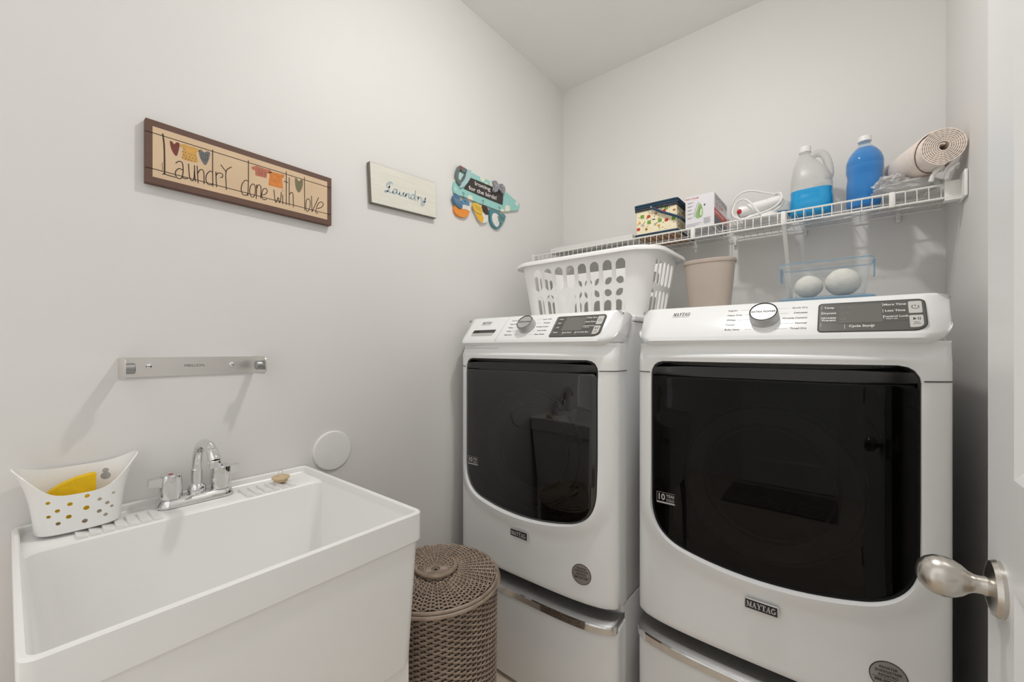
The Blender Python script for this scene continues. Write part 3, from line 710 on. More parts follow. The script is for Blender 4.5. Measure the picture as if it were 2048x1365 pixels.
    if kind == 'washing_machine':
        # detergent drawer with its dark finger slot
        dr = ob('drawer_seam', G().tube([CON @ Vector(p) for p in ((-0.118, 0.126, 0.0002), (-0.121, 0.06, 0.0002), (-0.124, 0.0, 0.0002))], 0.0006, 5).tube(
            [(-0.1243, sup(0.124)+prof_y(0.84)-0.001, z) for z in (0.866, 0.842)] + [(x, sup(x)+prof_y(0.842)-0.0008, 0.842) for x in (-0.18, -0.24, -0.29, -0.325, -0.345)], 0.0006, 5), INKL, con)
        ob('drawer_slot', G().prism([(-0.272, 0.045), (-0.152, 0.045), (-0.150, 0.062), (-0.268, 0.062)], 0.0, 0.0008, M=CON), mat('slot_dark', (62, 61, 59), 0.4, var=0.03), con)
        ob('drawer_grip', G().prism([(-0.268, 0.031), (-0.158, 0.031), (-0.152, 0.045), (-0.272, 0.045)], 0.0, 0.0014, M=CON), mat('grip_grey', (196, 195, 192), 0.3, var=0.02), con)
        ob('drawer_latch', G().prism([(-0.262, 0.047), (-0.238, 0.047), (-0.238, 0.060), (-0.266, 0.056)], 0.0, 0.0016, M=CON), BLACK, con)
    return t
def pedestal(x0, y0, label):
    t = thing('laundry_pedestal', label, 'pedestal', (x0, y0, 0.0))
    ob('cabinet', shared('ped_cabinet', lambda: G().rbox(-HW+0.003, HW-0.003, 0.10, 0.755, 0.0, 0.394, 0.004), ENAMEL2), None, t)
    def drawer():
        xs = [HW*math.sin(PI/2*k/34) for k in range(-34, 35)]
        secs = []
        for x in xs:
            y = sup(x)
            secs.append([(x, 0.112, 0.012), (x, y+0.012, 0.012), (x, y+0.003, 0.016), (x, y, 0.028), (x, y-0.001, 0.18), (x, y-0.002, 0.30), (x, y+0.002, 0.325), (x, y+0.014, 0.340), (x, 0.112, 0.345)])
        return G().loft(secs, closed=True, cap0=True, cap1=True)
    ob('drawer_front', shared('drawer_front', drawer, ENAMEL, angle=50), None, t)
    def handle(sec):
        xs = [(HW-0.002)*math.sin(PI/2*k/34) for k in range(-34, 35)]
        return G().loft([[(x, sup(x)+dy, z) for dy, z in sec] for x in xs], cap0=True, cap1=True)
    ob('drawer_handle', shared('drawer_handle', lambda: handle([(-0.006, 0.328), (-0.0135, 0.330), (-0.0150, 0.352), (-0.0125, 0.3560), (0.004, 0.357), (0.004, 0.328)]), CHROME, angle=25), None, t)
    ob('handle_top', shared('handle_top', lambda: handle([(-0.0120, 0.3562), (0.004, 0.364), (0.030, 0.370), (0.055, 0.3705), (0.055, 0.352), (0.0, 0.352)]), CHROME_D, angle=40), None, t)
    return t
WX, WY, DXC, DYC = 0.4075, 1.185, 1.1555, 1.25
pedestal(WX, WY, 'white drawer pedestal with chrome handle under the washing machine')
pedestal(DXC, DYC, 'white drawer pedestal with chrome handle under the dryer')
machine('washing_machine', WX, WY, 'white front-loading washing machine in the corner with a detergent drawer slot')
machine('tumble_dryer', DXC, DYC, 'white front-loading dryer nearest the open door, wide dark glass door')
# ------------------------------------------------------------------ utility sink
sink = thing('utility_sink', 'white plastic utility sink on legs with ribbed back ledge', 'sink', (0.003, 0.008, 0))
def sring(x0, x1, y0, y1, z, r=0.02):
    return R3(rr(x0, x1, y0, y1, r, 5), z)
SW = 0.590
g = G()
rings = [sring(0.175, 0.470, 0.075, SW-0.075, 0.560, 0.05), sring(0.155, 0.495, 0.055, SW-0.055, 0.568, 0.05), sring(0.143, 0.512, 0.042, SW-0.042, 0.590, 0.045),
         sring(0.122, 0.566, 0.016, SW-0.016, 0.848, 0.022), sring(0.117, 0.570, 0.0125, SW-0.0125, 0.8535, 0.02), sring(0.112, 0.5715, 0.0115, SW-0.0115, 0.856, 0.018),
         sring(0.014, 0.572, 0.011, SW-0.011, 0.856, 0.012), sring(0.0115, 0.5725, 0.0105, SW-0.0105, 0.859, 0.012), sring(0.011, 0.573, 0.010, SW-0.010, 0.871, 0.012),
         sring(0.009, 0.5755, 0.0075, SW-0.0075, 0.874, 0.014), sring(0.003, 0.580, 0.003, SW-0.003, 0.874, 0.016), sring(0.0, 0.583, 0.0, SW, 0.871, 0.018),
         sring(0.0, 0.582, 0.0, SW, 0.812, 0.018), sring(0.001, 0.580, 0.002, SW-0.002, 0.809, 0.018), sring(0.004, 0.576, 0.006, SW-0.006, 0.808, 0.018),
         sring(0.030, 0.566, 0.014, SW-0.014, 0.535, 0.03), sring(0.036, 0.560, 0.020, SW-0.020, 0.530, 0.03), sring(0.10, 0.50, 0.09, SW-0.09, 0.520, 0.04)]
g.loft(rings, cap0=True, cap1=True)
ob('basin', g, TUB, sink, angle=28)
for k in range(7):
    y = 0.083 + 0.0200*k
    rb = G().loft([[(0.055, y, 0.8558), (0.055, y+0.0165, 0.8558), (0.055, y+0.0165, 0.8575), (0.055, y, 0.8622)], [(0.118, y, 0.8535), (0.118, y+0.0165, 0.8535), (0.118, y+0.0165, 0.8560), (0.118, y, 0.8612)]], cap0=True, cap1=True)
    ob('soap_rib', rb, TUB, sink)
for k in range(6):
    y = 0.388 + 0.0215*k
    rb = G().loft([[(0.055, y, 0.8558), (0.055, y+0.0165, 0.8558), (0.055, y+0.0165, 0.8570), (0.055, y, 0.8626)], [(0.118, y, 0.8535), (0.118, y+0.0165, 0.8535), (0.118, y+0.0165, 0.8558), (0.118, y, 0.8618)]], cap0=True, cap1=True)
    ob('soap_rib', rb, TUB, sink)
for sx, sy in ((0, 0), (1, 0), (0, 1), (1, 1)):
    def lp(z, w, out):
        x = (0.036 + out*0.0) if sx == 0 else 0.560
        y = 0.024 if sy == 0 else SW-0.024
        dx = w if sx == 0 else -w; dy = w if sy == 0 else -w
        tx = 0.006 if sx == 0 else -0.006; ty = 0.006 if sy == 0 else -0.006
        return [(x, y, z), (x+dx, y, z), (x+dx, y+ty, z), (x+tx, y+ty, z), (x+tx, y+dy, z), (x, y+dy, z)]
    ob('leg', G().loft([lp(0.0, 0.040, 0), lp(0.02, 0.042, 0), lp(0.30, 0.075, 0), lp(0.560, 0.135, 0)], cap0=True, cap1=True), TUB, sink)
ob('drain_pipe', G().tube([(0.32, SW/2, 0.525), (0.32, SW/2, 0.38), (0.30, SW/2, 0.33), (0.25, SW/2, 0.32), (0.20, SW/2, 0.33), (0.18, SW/2, 0.37), (0.12, SW/2, 0.40), (0.0, SW/2, 0.40)], 0.019, 12), PLASTIC, sink)
ob('drain_strainer', G().lathe([(0, 0.0), (0.028, 0.0), (0.04, 0.003), (0.044, 0.0)], 24, M=T(0.325, SW/2, 0.5605)), CHROME_D, sink)

# faucet on the ledge
FZ = 0.8575
fa = thing('faucet', 'chrome two-handle faucet with arched spout on the sink ledge', 'faucet', (0.053, 0.306, FZ))
def stad(hl, r, z, n=8):
    out = []
    for k in range(n+1):
        a = PI*k/n; out.append((r*math.cos(a), hl + r*math.sin(a), z))
    for k in range(n+1):
        a = PI + PI*k/n; out.append((r*math.cos(a), -hl + r*math.sin(a), z))
    return out
ob('base_plate', G().loft([stad(0.054, 0.026, 0), stad(0.054, 0.0262, 0.006), stad(0.053, 0.0245, 0.0105), stad(0.053, 0.022, 0.0165), stad(0.052, 0.0185, 0.020), stad(0.052, 0.01, 0.0212)], cap0=True, cap1=True), CHROME, fa, angle=45)
for s in (-1, 1):
    h = ob('handle', G().loft([R3(ell(0.0225, 0.0225, 20, 0, s*0.0515), 0.0205), R3(ell(0.0232, 0.0232, 20, 0, s*0.0515), 0.026), R3(ell(0.0222, 0.0222, 20, 0, s*0.0515, 2.6), 0.050),
        R3(ell(0.0200, 0.0200, 20, 0, s*0.0515, 3.2), 0.0745), R3(ell(0.0185, 0.0185, 20, 0, s*0.0515, 3.2), 0.077)], cap0=True, cap1=True), CHROME, fa, angle=25)
    y0, y1 = s*0.060, s*0.094
    ob('lever', G().loft([[(-0.015, y0, 0.046), (0.015, y0, 0.046), (0.016, y0, 0.0745), (-0.016, y0, 0.0745)], [(-0.011, (y0*.5+y1*.5), 0.054), (0.011, (y0*.5+y1*.5), 0.054), (0.012, (y0*.5+y1*.5), 0.0735), (-0.012, (y0*.5+y1*.5), 0.0735)],
        [(-0.0095, y1, 0.0565), (0.0095, y1, 0.0565), (0.0105, y1, 0.0725), (-0.0105, y1, 0.0725)]], cap0=True, cap1=True), CHROME, h, angle=20)
    ob('temperature_mark', G().lathe([(0, 0.0780), (0.0045, 0.0780), (0.0048, 0.0770)], 16, M=T(0, s*0.0515, 0)), mat('hot_mark', (170, 60, 60), 0.4, var=0.02) if s < 0 else mat('cold_mark', (70, 90, 160), 0.4, var=0.02), h)
ob('spout_hub', G().lathe([(0, 0.019), (0.017, 0.019), (0.0195, 0.025), (0.0195, 0.033), (0.015, 0.041), (0.0112, 0.044), (0.0112, 0.052)], 28), CHROME, fa, angle=40)
ob('spout_collar', G().lathe([(0.0115, 0.05), (0.0118, 0.052), (0.0118, 0.078), (0.0105, 0.080), (0.0, 0.080)], 28), CHROME, fa)
sp = catmull([(0, 0, 0.075), (0.002, 0, 0.095), (0.013, 0, 0.120), (0.034, 0, 0.141), (0.064, 0, 0.152), (0.096, 0, 0.151), (0.122, 0, 0.142), (0.138, 0, 0.130), (0.144, 0, 0.122)], 5)
ob('spout', G().tube(sp, [0.0100+0.0030*i/(len(sp)-1) for i in range(len(sp))], 14), CHROME, fa, angle=50)
ob('aerator', G().lathe([(0, -0.001), (0.0105, -0.001), (0.0115, 0.001), (0.0115, 0.014), (0.0100, 0.016)], 24, M=T(0.1455, 0, 0.110)), CHROME, fa)

# caddy with round holes
def caddy_mesh():
    N = 48; hs = (0.0, 0.03, 0.10, 0.25, 0.45, 0.65, 0.85, 1.0)
    cy, cx = 0.100, 0.056
    rings = []
    for t in hs:
        ring = []
        for k in range(N):
            a = 2*PI*k/N
            c, s = math.cos(a), math.sin(a)
            H = 0.137 if s >= 0 else 0.137
            end = abs(s)**3
            top = (0.083 + 0.056*end) if c > 0 else (0.122 + 0.018*end)
            mix = sst((c+0.35)/0.7)
            top = mix*(0.078 + 0.062*end) + (1-mix)*(0.120 + 0.020*end)
            z = top*t
            fl = z/0.14
            ry = 0.064 + 0.010*fl + 0.020*fl**3
            rx = 0.040 + 0.006*fl + 0.004*fl**3
            p = 2.7
            px = rx*math.copysign(abs(c)**(2/p), c); py = ry*math.copysign(abs(s)**(2/p), s)
            if t == 0.0: px *= 0.93; py *= 0.95
            ring.append((cx+px, cy+py, z))
        rings.append(ring)
    g = G().loft([[(cx, cy, 0.0)]*N] + rings)
    return g, cx, cy
g, ccx, ccy = caddy_mesh()
me = g.mesh('shell')
tmp = bpy.data.objects.new('tmp', me); COL.objects.link(tmp)
so = tmp.modifiers.new('s', 'SOLIDIFY'); so.thickness = 0.0022; so.offset = -1
hg = G()
HOLES = [(0.0083, 0.0700, .0040), (-0.0163, 0.0596, .0040), (0.0072, 0.0451, .0047), (-0.0178, 0.034, .0042), (0.0051, 0.0183, .0044), (0.0270, 0.0577, .0036), (0.0265, 0.0321, .0040), (0.0390, 0.0459, .0036), (0.0365, 0.0211, .0036), (0.0490, 0.0644, .0030), (0.0465, 0.0362, .0030), (-0.0461, 0.0687, .0032), (-0.0334, 0.05, .0036), (-0.0452, 0.0405, .0032), (-0.0324, 0.0239, .0036)]
for dy, z, r in HOLES:
    hg.lathe([(0, -0.012), (r, -0.012), (r, 0.03), (0, 0.03)], 18, M=T(ccx+0.033, ccy+dy, z) @ Matrix.Rotation(PI/2, 4, 'Y'))
for dy, z, r in ((.045, .088, .0085), (.045, .100, .0055)):
    hg.lathe([(0, -0.03), (r, -0.03), (r, 0.012), (0, 0.012)], 18, M=T(ccx-0.036, ccy+dy, z) @ Matrix.Rotation(PI/2, 4, 'Y'))
cut = bpy.data.objects.new('cut', hg.mesh('cut')); COL.objects.link(cut)
bo = tmp.modifiers.new('b', 'BOOLEAN'); bo.operation = 'DIFFERENCE'; bo.object = cut; bo.solver = 'EXACT'; bo.use_self = True
dg = bpy.context.evaluated_depsgraph_get()
me2 = bpy.data.meshes.new_from_object(tmp.evaluated_get(dg))
bpy.data.objects.remove(tmp); bpy.data.objects.remove(cut)
me2.polygons.foreach_set('use_smooth', [True]*len(me2.polygons)); me2.set_sharp_from_angle(angle=math.radians(40))
cad = tag(ob('sponge_caddy', me2, PLASTIC, loc=(0, 0, 0.8626)), 'white plastic caddy with round holes standing on the sink ledge', 'caddy')
YEL = mat('yellow_sponge', (244, 198, 22), 0.85, var=0.06, vscale=60, bump=0.4, bscale=500)
g = G()
prf = [(-0.046, 0.012), (-0.046, 0.068), (-0.038, 0.079), (-0.022, 0.090), (0.0, 0.0985), (0.022, 0.1025), (0.030, 0.1020), (0.029, 0.06), (0.028, 0.012)]
g.prism(prf, 0.0, 0.022, M=frame((ccx-0.019, ccy-0.004, 0.8655), (0, 1, 0), (0, 0, 1), (1, 0, 0)))
tag(ob('sponge_cloth', g, YEL), 'yellow sponge standing inside the white caddy', 'sponge')
st = thing('drain_stopper', 'tan rubber drain stopper with wire ring on the sink ledge', 'stopper', (0.075, 0.497, 0.8626))
ob('plug', G().lathe([(0, 0), (0.017, 0), (0.0185, 0.003), (0.0175, 0.006), (0.0225, 0.0075), (0.0235, 0.010), (0.0225, 0.013), (0.013, 0.0145), (0.009, 0.0185), (0, 0.0190)], 32), mat('tan_rubber', (214, 190, 152), 0.6, var=0.03), st)
ob('pull_ring', G().tube([(0.0, 0.0085*math.cos(2*PI*k/20), 0.025+0.0085*math.sin(2*PI*k/20)) for k in range(20)], 0.0007, 6, closed=True), STEEL, st, rot=(0.2, 0.1, 0.5))

# wire bin below the sink, seen only in the machine doors
wb = thing('waste_basket', 'small black slatted basket under the sink, seen only in reflection', 'basket', (0.16, 0.15, 0))
for k in range(20):
    a = 2*PI*k/20
    ob('slat', G().box(-0.008, 0.008, -0.002, 0.002, 0, 0.25), BLACK, wb, loc=(0.095*math.cos(a), 0.095*math.sin(a), 0.004), rot=(0, 0, a+PI/2))
ob('base', G().lathe([(0, 0), (0.1, 0), (0.1, 0.008), (0, 0.008)], 32), BLACK, wb)
ob('rim', G().tube([(0.098*math.cos(2*PI*k/32), 0.098*math.sin(2*PI*k/32), 0.255) for k in range(32)], 0.005, 8, closed=True), BLACK, wb)
ob('liner', G().lathe([(0, 0.22), (0.05, 0.235), (0.088, 0.225), (0.088, 0.02), (0, 0.012)], 32), PLASTIC, wb)

# ------------------------------------------------------------------ things on the left wall
ho = thing('paper_towel_holder', 'brushed steel paper towel holder screwed to the wall above the sink', 'towel holder', (0, 0, 0))
g = G().rbox(0.0, 0.004, 0.168, 0.452, 1.1705, 1.2190, 0.0008, 1)
bp = ob('back_plate', g, STEEL, ho)
for y, s in ((0.168, -1), (0.452, 1)):
    P = rr(0.0, 0.092, 1.1705, 1.2190, [0.012, 0.0005, 0.0005, 0.012], 5)
    g = G().prism([(a, b) for a, b in P], -0.0010, 0.0010, M=frame((0, y, 0), (1, 0, 0), (0, 0, 1), (0, -1, 0)))
    arm = ob('arm', g, STEEL, ho)
    ob('arm_knob', G().lathe([(0, 0), (0.0125, 0), (0.0125, 0.017), (0.0115, 0.0185), (0, 0.0185)], 24, M=frame((0.072, y, 1.1950), (1, 0, 0), (0, 0, s*1.0), (0, -s*1.0, 0))), CHROME_D, arm)
for y in (0.222, 0.397):
    sc = ob('screw', G().lathe([(0, 0.0052), (0.0035, 0.0048), (0.0058, 0.003), (0.0062, 0.0)], 16, M=LEFTWALL @ T(y, 1.1972, 0.004)), CHROME, ho)
    ob('screw_slot', G().box(-0.004, 0.004, -0.0006, 0.0006, 0.0047, 0.0054, M=LEFTWALL @ T(y, 1.1972, 0.004)), INK, sc)
g = G().addmesh(text('MBILLION', 0.0098, 'CENTER', 0.0), LEFTWALL @ T(0.313, 1.1962, 0.0042))
ob('plate_lettering', g, mat('engraving', (92, 90, 87), 0.5, var=0.03), bp)

tag(ob('wall_cover_plate', G().lathe([(0, 0.0064), (0.058, 0.0064), (0.0612, 0.0063), (0.0618, 0.0062), (0.0642, 0.0045), (0.0650, 0.0025), (0.0650, 0.0)], 56, M=LEFTWALL), mat('cover_plate_paint', (240, 238, 236), 0.4, var=0.006), loc=(0, 0.687, 0.9018)),
    'round white cover plate on the wall beside the sink', 'wall cover')
# long sign of three planks
S1 = thing('plank_sign', 'long brown-framed plank sign reading Laundry done with love', 'sign', (0.0, 0.2133, 1.643), WALLROT)
BRN = mat('brown_board', (104, 76, 64), 0.6, var=0.06, vscale=14, stretch=(2, 20, 20))
BEI = mat('beige_print', (222, 194, 160), 0.65, var=0.05, vscale=12)
S1W = 0.4610
for v0, v1 in ((0.0, 0.0341), (0.0357, 0.1214), (0.1230, 0.1542)):
    p = ob('plank', G().rbox(0, S1W, v0, v1, 0.001, 0.020, 0.0005, 1), BRN, S1)
    a, b = max(v0+0.0002, 0.0158), min(v1-0.0002, 0.1385)
    ob('print_panel', G().box(0.0130, 0.4465, a, b, 0.0195, 0.0204), BEI, p)
ob('plank_joint', G().box(0.0005, S1W-0.0005, 0.0343, 0.0355, 0.001, 0.0195).box(0.0005, S1W-0.0005, 0.1216, 0.1228, 0.001, 0.0195), mat('joint_dark', (36, 24, 18), 0.8, var=0.05), S1)
SHC = {'red_heart': (120, 60, 52), 'yellow_dress': (214, 164, 84), 'blue_heart': (112, 112, 112), 'plaid_shirt': (190, 116, 92), 'orange_shirt': (218, 132, 56), 'green_heart': (120, 114, 84)}
for k, P in S1_SHAPES.items():
    P2 = [(p.x, p.y) for p in catmull(P, 3, True)] if 'heart' in k else P
    o_ = ob('print_' + k, G().prism(P2, 0.0204, 0.0206), mat('print_' + k, SHC[k], 0.65, var=0.12, vscale=90), S1, smooth=False)
    if k == 'yellow_dress':
        q = G()
        for i in range(16):
            u = 0.058 + 0.0062*(i % 5) + 0.002*(i//5 % 2); v = 0.084 + 0.0075*(i//5)
            q.lathe([(0, 0.0208), (0.0012, 0.0208), (0.0012, 0.0205)], 8, M=T(u + 0.0135, v - 0.001 - 0.0005*(i % 5), 0))
        ob('dress_dots', q, mat('dots_dark', (92, 82, 74), 0.6, var=0.05), o_)
    if k == 'plaid_shirt':
        us = [p[0] for p in P]; vs = [p[1] for p in P]
        q = G()
        for f in (0.36, 0.5, 0.64): q.box(min(us)+(max(us)-min(us))*f, min(us)+(max(us)-min(us))*f+0.0008, min(vs)+0.004, max(vs)-0.006, 0.0205, 0.0208)
        for f in (0.35, 0.55): q.box(min(us)+0.012, max(us)-0.014, min(vs)+(max(vs)-min(vs))*f, min(vs)+(max(vs)-min(vs))*f+0.0007, 0.0205, 0.0208)
        ob('plaid_lines', q, mat('plaid_dark', (140, 70, 60), 0.6, var=0.05), o_)
    if k == 'blue_heart':
        us = [p[0] for p in P]; vs = [p[1] for p in P]
        q = G()
        for f in (0.25, 0.42, 0.58, 0.75): q.box(min(us)+(max(us)-min(us))*f, min(us)+(max(us)-min(us))*f+0.0009, min(vs)+(max(vs)-min(vs))*(0.2+abs(f-.5)*.7), max(vs)-0.007, 0.0205, 0.0208)
        ob('heart_stripes', q, mat('stripes_dark', (62, 64, 68), 0.6, var=0.05), o_)
g = G()
for i, s_ in enumerate(S1_STROKES): g.ribbon(s_, 0.0030 if i == 0 else (0.0008 if i == len(S1_STROKES)-1 else 0.00205), 0.0203, 0.0208)
for u0, u1 in ((0.013, 0.4465),):
    for v in (0.0349, 0.1222): g.box(u0, u1, v-0.0009, v+0.0009, 0.0200, 0.0207)
ob('sign_lettering', g, mat('sign_ink', (64, 44, 34), 0.7, var=0.05), S1)

# white box sign
S2 = thing('box_sign', 'small whitewashed box sign reading Laundry in grey script', 'sign', (0.0, 0.8115, 1.755), WALLROT)
rot2 = T(0.0095, 0.0048, 0) @ Matrix.Rotation(math.radians(3.1), 4, 'Z')
ob('box_frame', G().rbox(0, 0.2985, 0, 0.1440, 0.001, 0.0192, 0.0006, 1, M=rot2), mat('greywash_wood', (128, 124, 114), 0.7, var=0.1, vscale=20, stretch=(2, 20, 20)), S2)
ob('face_board', G().rbox(0.0012, 0.2973, 0.0012, 0.1428, 0.018, 0.0202, 0.0005, 1, M=rot2), mat('whitewash', (228, 226, 214), 0.65, var=0.05, vscale=7, stretch=(1, 14, 1)), S2)
g = G()
for s_ in S2_STROKES: g.ribbon(s_, 0.0052, 0.0200, 0.0208)
ob('script_lettering', g, mat('script_grey', (172, 187, 194), 0.6, var=0.10, vscale=120), S2)

# ironing board plaque with hanging birds
S3 = thing('ironing_board_plaque', 'teal ironing-board plaque with three hanging birds reading Ironing for the birds', 'sign', (0.0, 1.2114, 1.85), WALLROT)
def sm(P, n=3): return [(p.x, p.y) for p in catmull(P, n, True)]
TEAL = bpy.data.materials.new('teal_cream_pattern')
TEAL.use_nodes = True
nt = TEAL.node_tree
b_ = nt.nodes['Principled BSDF']; b_.inputs['Roughness'].default_value = 0.5
tc = nt.nodes.new('ShaderNodeTexCoord'); vo = nt.nodes.new('ShaderNodeTexVoronoi'); vo.feature = 'F1'; vo.inputs['Scale'].default_value = 17
rp = nt.nodes.new('ShaderNodeValToRGB'); rp.color_ramp.elements[0].color = L3((238, 234, 214)); rp.color_ramp.elements[0].position = 0.30; rp.color_ramp.elements[1].color = L3((158, 212, 206)); rp.color_ramp.elements[1].position = 0.36
nt.links.new(tc.outputs['Object'], vo.inputs['Vector']); nt.links.new(vo.outputs['Distance'], rp.inputs[0]); nt.links.new(rp.outputs[0], b_.inputs['Base Color'])
bd = ob('board', G().prism(sm(S3_SHAPES['board'], 2), 0.001, 0.010), TEAL, S3)
def pt3(name, key, w0, w1, col, parent, smooth_=True):
    P = sm(S3_SHAPES[key]) if smooth_ else S3_SHAPES[key]
    return ob(name, G().prism(P, w0, w1, taper=0.02), mat('paint_' + key, col, 0.45, var=0.05, vscale=60), parent)
PLQ = pt3('chalk_panel', 'plaque', 0.009, 0.0125, (58, 50, 48), S3, False)
ir = pt3('iron_soleplate', 'iron_body', 0.009, 0.016, (176, 206, 206), S3)
pt3('iron_handle', 'handle', 0.009, 0.018, (104, 118, 116), ir)
pt3('iron_grey_line', 'handle2', 0.010, 0.0145, (92, 104, 104), ir)  # narrow dark grey strip between soleplate and handle
pt3('iron_opening', 'hole', 0.0095, 0.0112, (196, 222, 218), ir)
ob('iron_button', G().lathe([(0, 0.0195), (0.008, 0.019), (0.010, 0.017), (0.010, 0.012)], 20, M=T(0.048, 0.182, 0)), mat('button_red', (150, 84, 74), 0.4, var=0.03), ir)
g = G()
ang = math.radians(1.5)
g.addmesh(fit(text('Ironing', 0.026, 'LEFT', 0.008), 0.104), T(0.1400, 0.1440, 0.0126) @ Matrix.Rotation(ang, 4, 'Z'))
g.addmesh(fit(text('for the birds!', 0.0260, 'LEFT', 0.008), 0.188), T(0.1005, 0.1125, 0.0126) @ Matrix.Rotation(ang, 4, 'Z'))
ob('chalk_lettering', g, WHITEINK, PLQ)
BOW = mat('checked_ribbon', (150, 150, 156), 0.8, var=0.9, vscale=200)
bw = pt3('ribbon_bow', 'bow_l', 0.012, 0.024, (70, 70, 78), S3)
bw2 = pt3('bow_loop', 'bow_r', 0.012, 0.022, (70, 70, 78), bw)
for o_ in (bw, bw2): o_.data.materials.clear(); o_.data.materials.append(BOW)
def hook(u0, v0, v1, par):
    ob('wire_hook', G().tube([(u0-0.006, v0, 0.0125), (u0, v0+0.005, 0.0135), (u0+0.006, v0, 0.0135), (u0+0.002, v0-0.006, 0.013), (u0, (v0+v1)/2, 0.013), (u0, v1, 0.012)], 0.0009, 6), mat('dark_wire', (70, 66, 62), 0.4, 0.6, var=0.03), par)
b1 = pt3('bird', 'bird1', 0.002, 0.012, (240, 150, 62), S3); b1['label'] = 'orange and blue bird'
pt3('wing', 'bird1_wing', 0.010, 0.017, (78, 118, 150), b1)
pt3('head', 'bird1_head', 0.011, 0.015, (96, 140, 172), b1)
pt3('belly', 'bird1_belly', 0.0115, 0.0135, (232, 226, 218), b1)
b2 = pt3('bird', 'bird2', 0.002, 0.012, (236, 232, 226), S3); b2['label'] = 'yellow, white and black bird'
pt3('tail', 'bird2_body', 0.0115, 0.014, (240, 186, 52), b2)
pt3('wing', 'bird2_wing', 0.011, 0.017, (236, 196, 74), b2)
pt3('head', 'bird2_head', 0.011, 0.0155, (66, 52, 46), b2)
b3 = pt3('bird', 'bird3', 0.002, 0.012, (78, 140, 150), S3); b3['label'] = 'teal and white bird'
pt3('belly', 'bird3_belly', 0.0115, 0.0135, (236, 230, 224), b3)
pt3('wing', 'bird3_wing', 0.011, 0.017, (96, 146, 150), b3)
for bb, key in ((b1, 'bird1_wing'), (b2, 'bird2_wing'), (b3, 'bird3_wing')):
    P = S3_SHAPES[key]; us = [p[0] for p in P]; vs = [p[1] for p in P]
    cu, cv = sum(us)/len(us), sum(vs)/len(vs)
    g = G()
    for k in range(4):
        o_ = (k-1.5)*(max(us)-min(us))*0.16
        g.ribbon([(cu+o_-0.008, cv+0.010-0.1*o_), (cu+o_+0.002, cv+0.001), (cu+o_+0.008, cv-0.010)], 0.0009, 0.0168, 0.0174)
    ob('feather_lines', g, mat('feather_ink', (50, 56, 62), 0.5, var=0.04) if bb is not b1 else mat('feather_pale', (196, 210, 216), 0.5, var=0.04), bb)
for bb, (u, v) in ((b1, (0.0745, 0.0435)), (b2, (0.2005, 0.0365)), (b3, (0.297, 0.0285))):
    ob('eye', G().lathe([(0, 0.0178), (0.0022, 0.0172), (0.0028, 0.0150)], 12, M=T(u, v, 0)), mat('bird_eye', (36, 30, 28), 0.3, var=0.03), bb)
hook(0.066, 0.0765, 0.046, b1); hook(0.193, 0.078, 0.052, b2); hook(0.309, 0.078, 0.052, b3)

# ------------------------------------------------------------------ wicker hamper
HX, HY, HR, HZ = 0.418, 0.776, 0.176, 0.585
WICK = mat('wicker', (158, 140, 124), 0.42, var=0.22, vscale=35, bump=0.2, bscale=400)
WICKD = mat('wicker_dark', (94, 80, 68), 0.6, var=0.2, vscale=35)
ham = thing('wicker_hamper', 'round brown wicker laundry hamper with lid, between sink and washing machine', 'hamper', (HX, HY, 0))
g = G(); NS = 64
rows = 84
for i in range(rows):
    z = 0.012 + (HZ-0.02)*i/(rows-1)
    ph = PI*(i % 2)
    taper = 0.955 + 0.045*(z/HZ)
    path = [((HR*taper-0.004+0.0032*math.cos(NS/2*a+ph))*math.cos(a), (HR*taper-0.004+0.0032*math.cos(NS/2*a+ph))*math.sin(a), z+0.0008*math.sin(NS*a)) for a in [2*PI*k/256 for k in range(256)]]
    g.tube(path, 0.0029, 5, closed=True)
wv = ob('woven_wall', g, WICK, ham, angle=70); wv['kind'] = 'stuff'
g = G()
for k in range(NS):
    a = 2*PI*k/NS + PI/NS*0
    g.tube([((HR*0.955-0.004)*math.cos(a), (HR*0.955-0.004)*math.sin(a), 0.008), ((HR-0.004)*math.cos(a), (HR-0.004)*math.sin(a), HZ)], 0.0028, 5)
sk = ob('stakes', g, WICKD, ham); sk['kind'] = 'stuff'
ob('inner_wall', G().lathe([(0, 0.01), (HR*0.955-0.011, 0.01), (HR-0.011, HZ)], 48), mat('hamper_inside', (40, 34, 30), 0.9, var=0.1), ham)
lid = ob('lid_rim', G().tube([((HR-0.001)*math.cos(2*PI*k/160), (HR-0.001)*math.sin(2*PI*k/160), HZ+0.010+0.0006*math.sin(80*2*PI*k/160)) for k in range(160)], 0.0048, 7, closed=True), WICK, ham)
ob('lid_edge', G().tube([((HR+0.0035)*math.cos(2*PI*k/160), (HR+0.0035)*math.sin(2*PI*k/160), HZ+0.0015) for k in range(160)], 0.0050, 7, closed=True), WICK, lid)
g = G(); NL = 48
def lid_z(r): return HZ + 0.014 + 0.010*(1-(r/HR)**2)
nr = 27
for i in range(nr):
    r = 0.008 + (HR-0.016)*i/(nr-1)
    ph = PI*(i % 2); q = NL if r > 0.07 else NL/2
    amp = 0.0030 if r > 0.03 else 0.0008
    n = 192 if r > 0.05 else 96
    g.tube([(r*math.cos(a), r*math.sin(a), lid_z(r)+amp*math.cos(q/2*a+ph)) for a in [2*PI*k/n for k in range(n)]], 0.0023, 5, closed=True)
lw_ = ob('lid_weave', g, WICK, lid, angle=70); lw_['kind'] = 'stuff'
g = G()
for k in range(NL):
    a = 2*PI*k/NL
    r0 = 0.012 if k % 2 == 0 else 0.065
    g.tube([(r*math.cos(a), r*math.sin(a), lid_z(r)+0.0012) for r in (r0, 0.05+r0*.5, 0.1, HR-0.005)], 0.0026, 5)
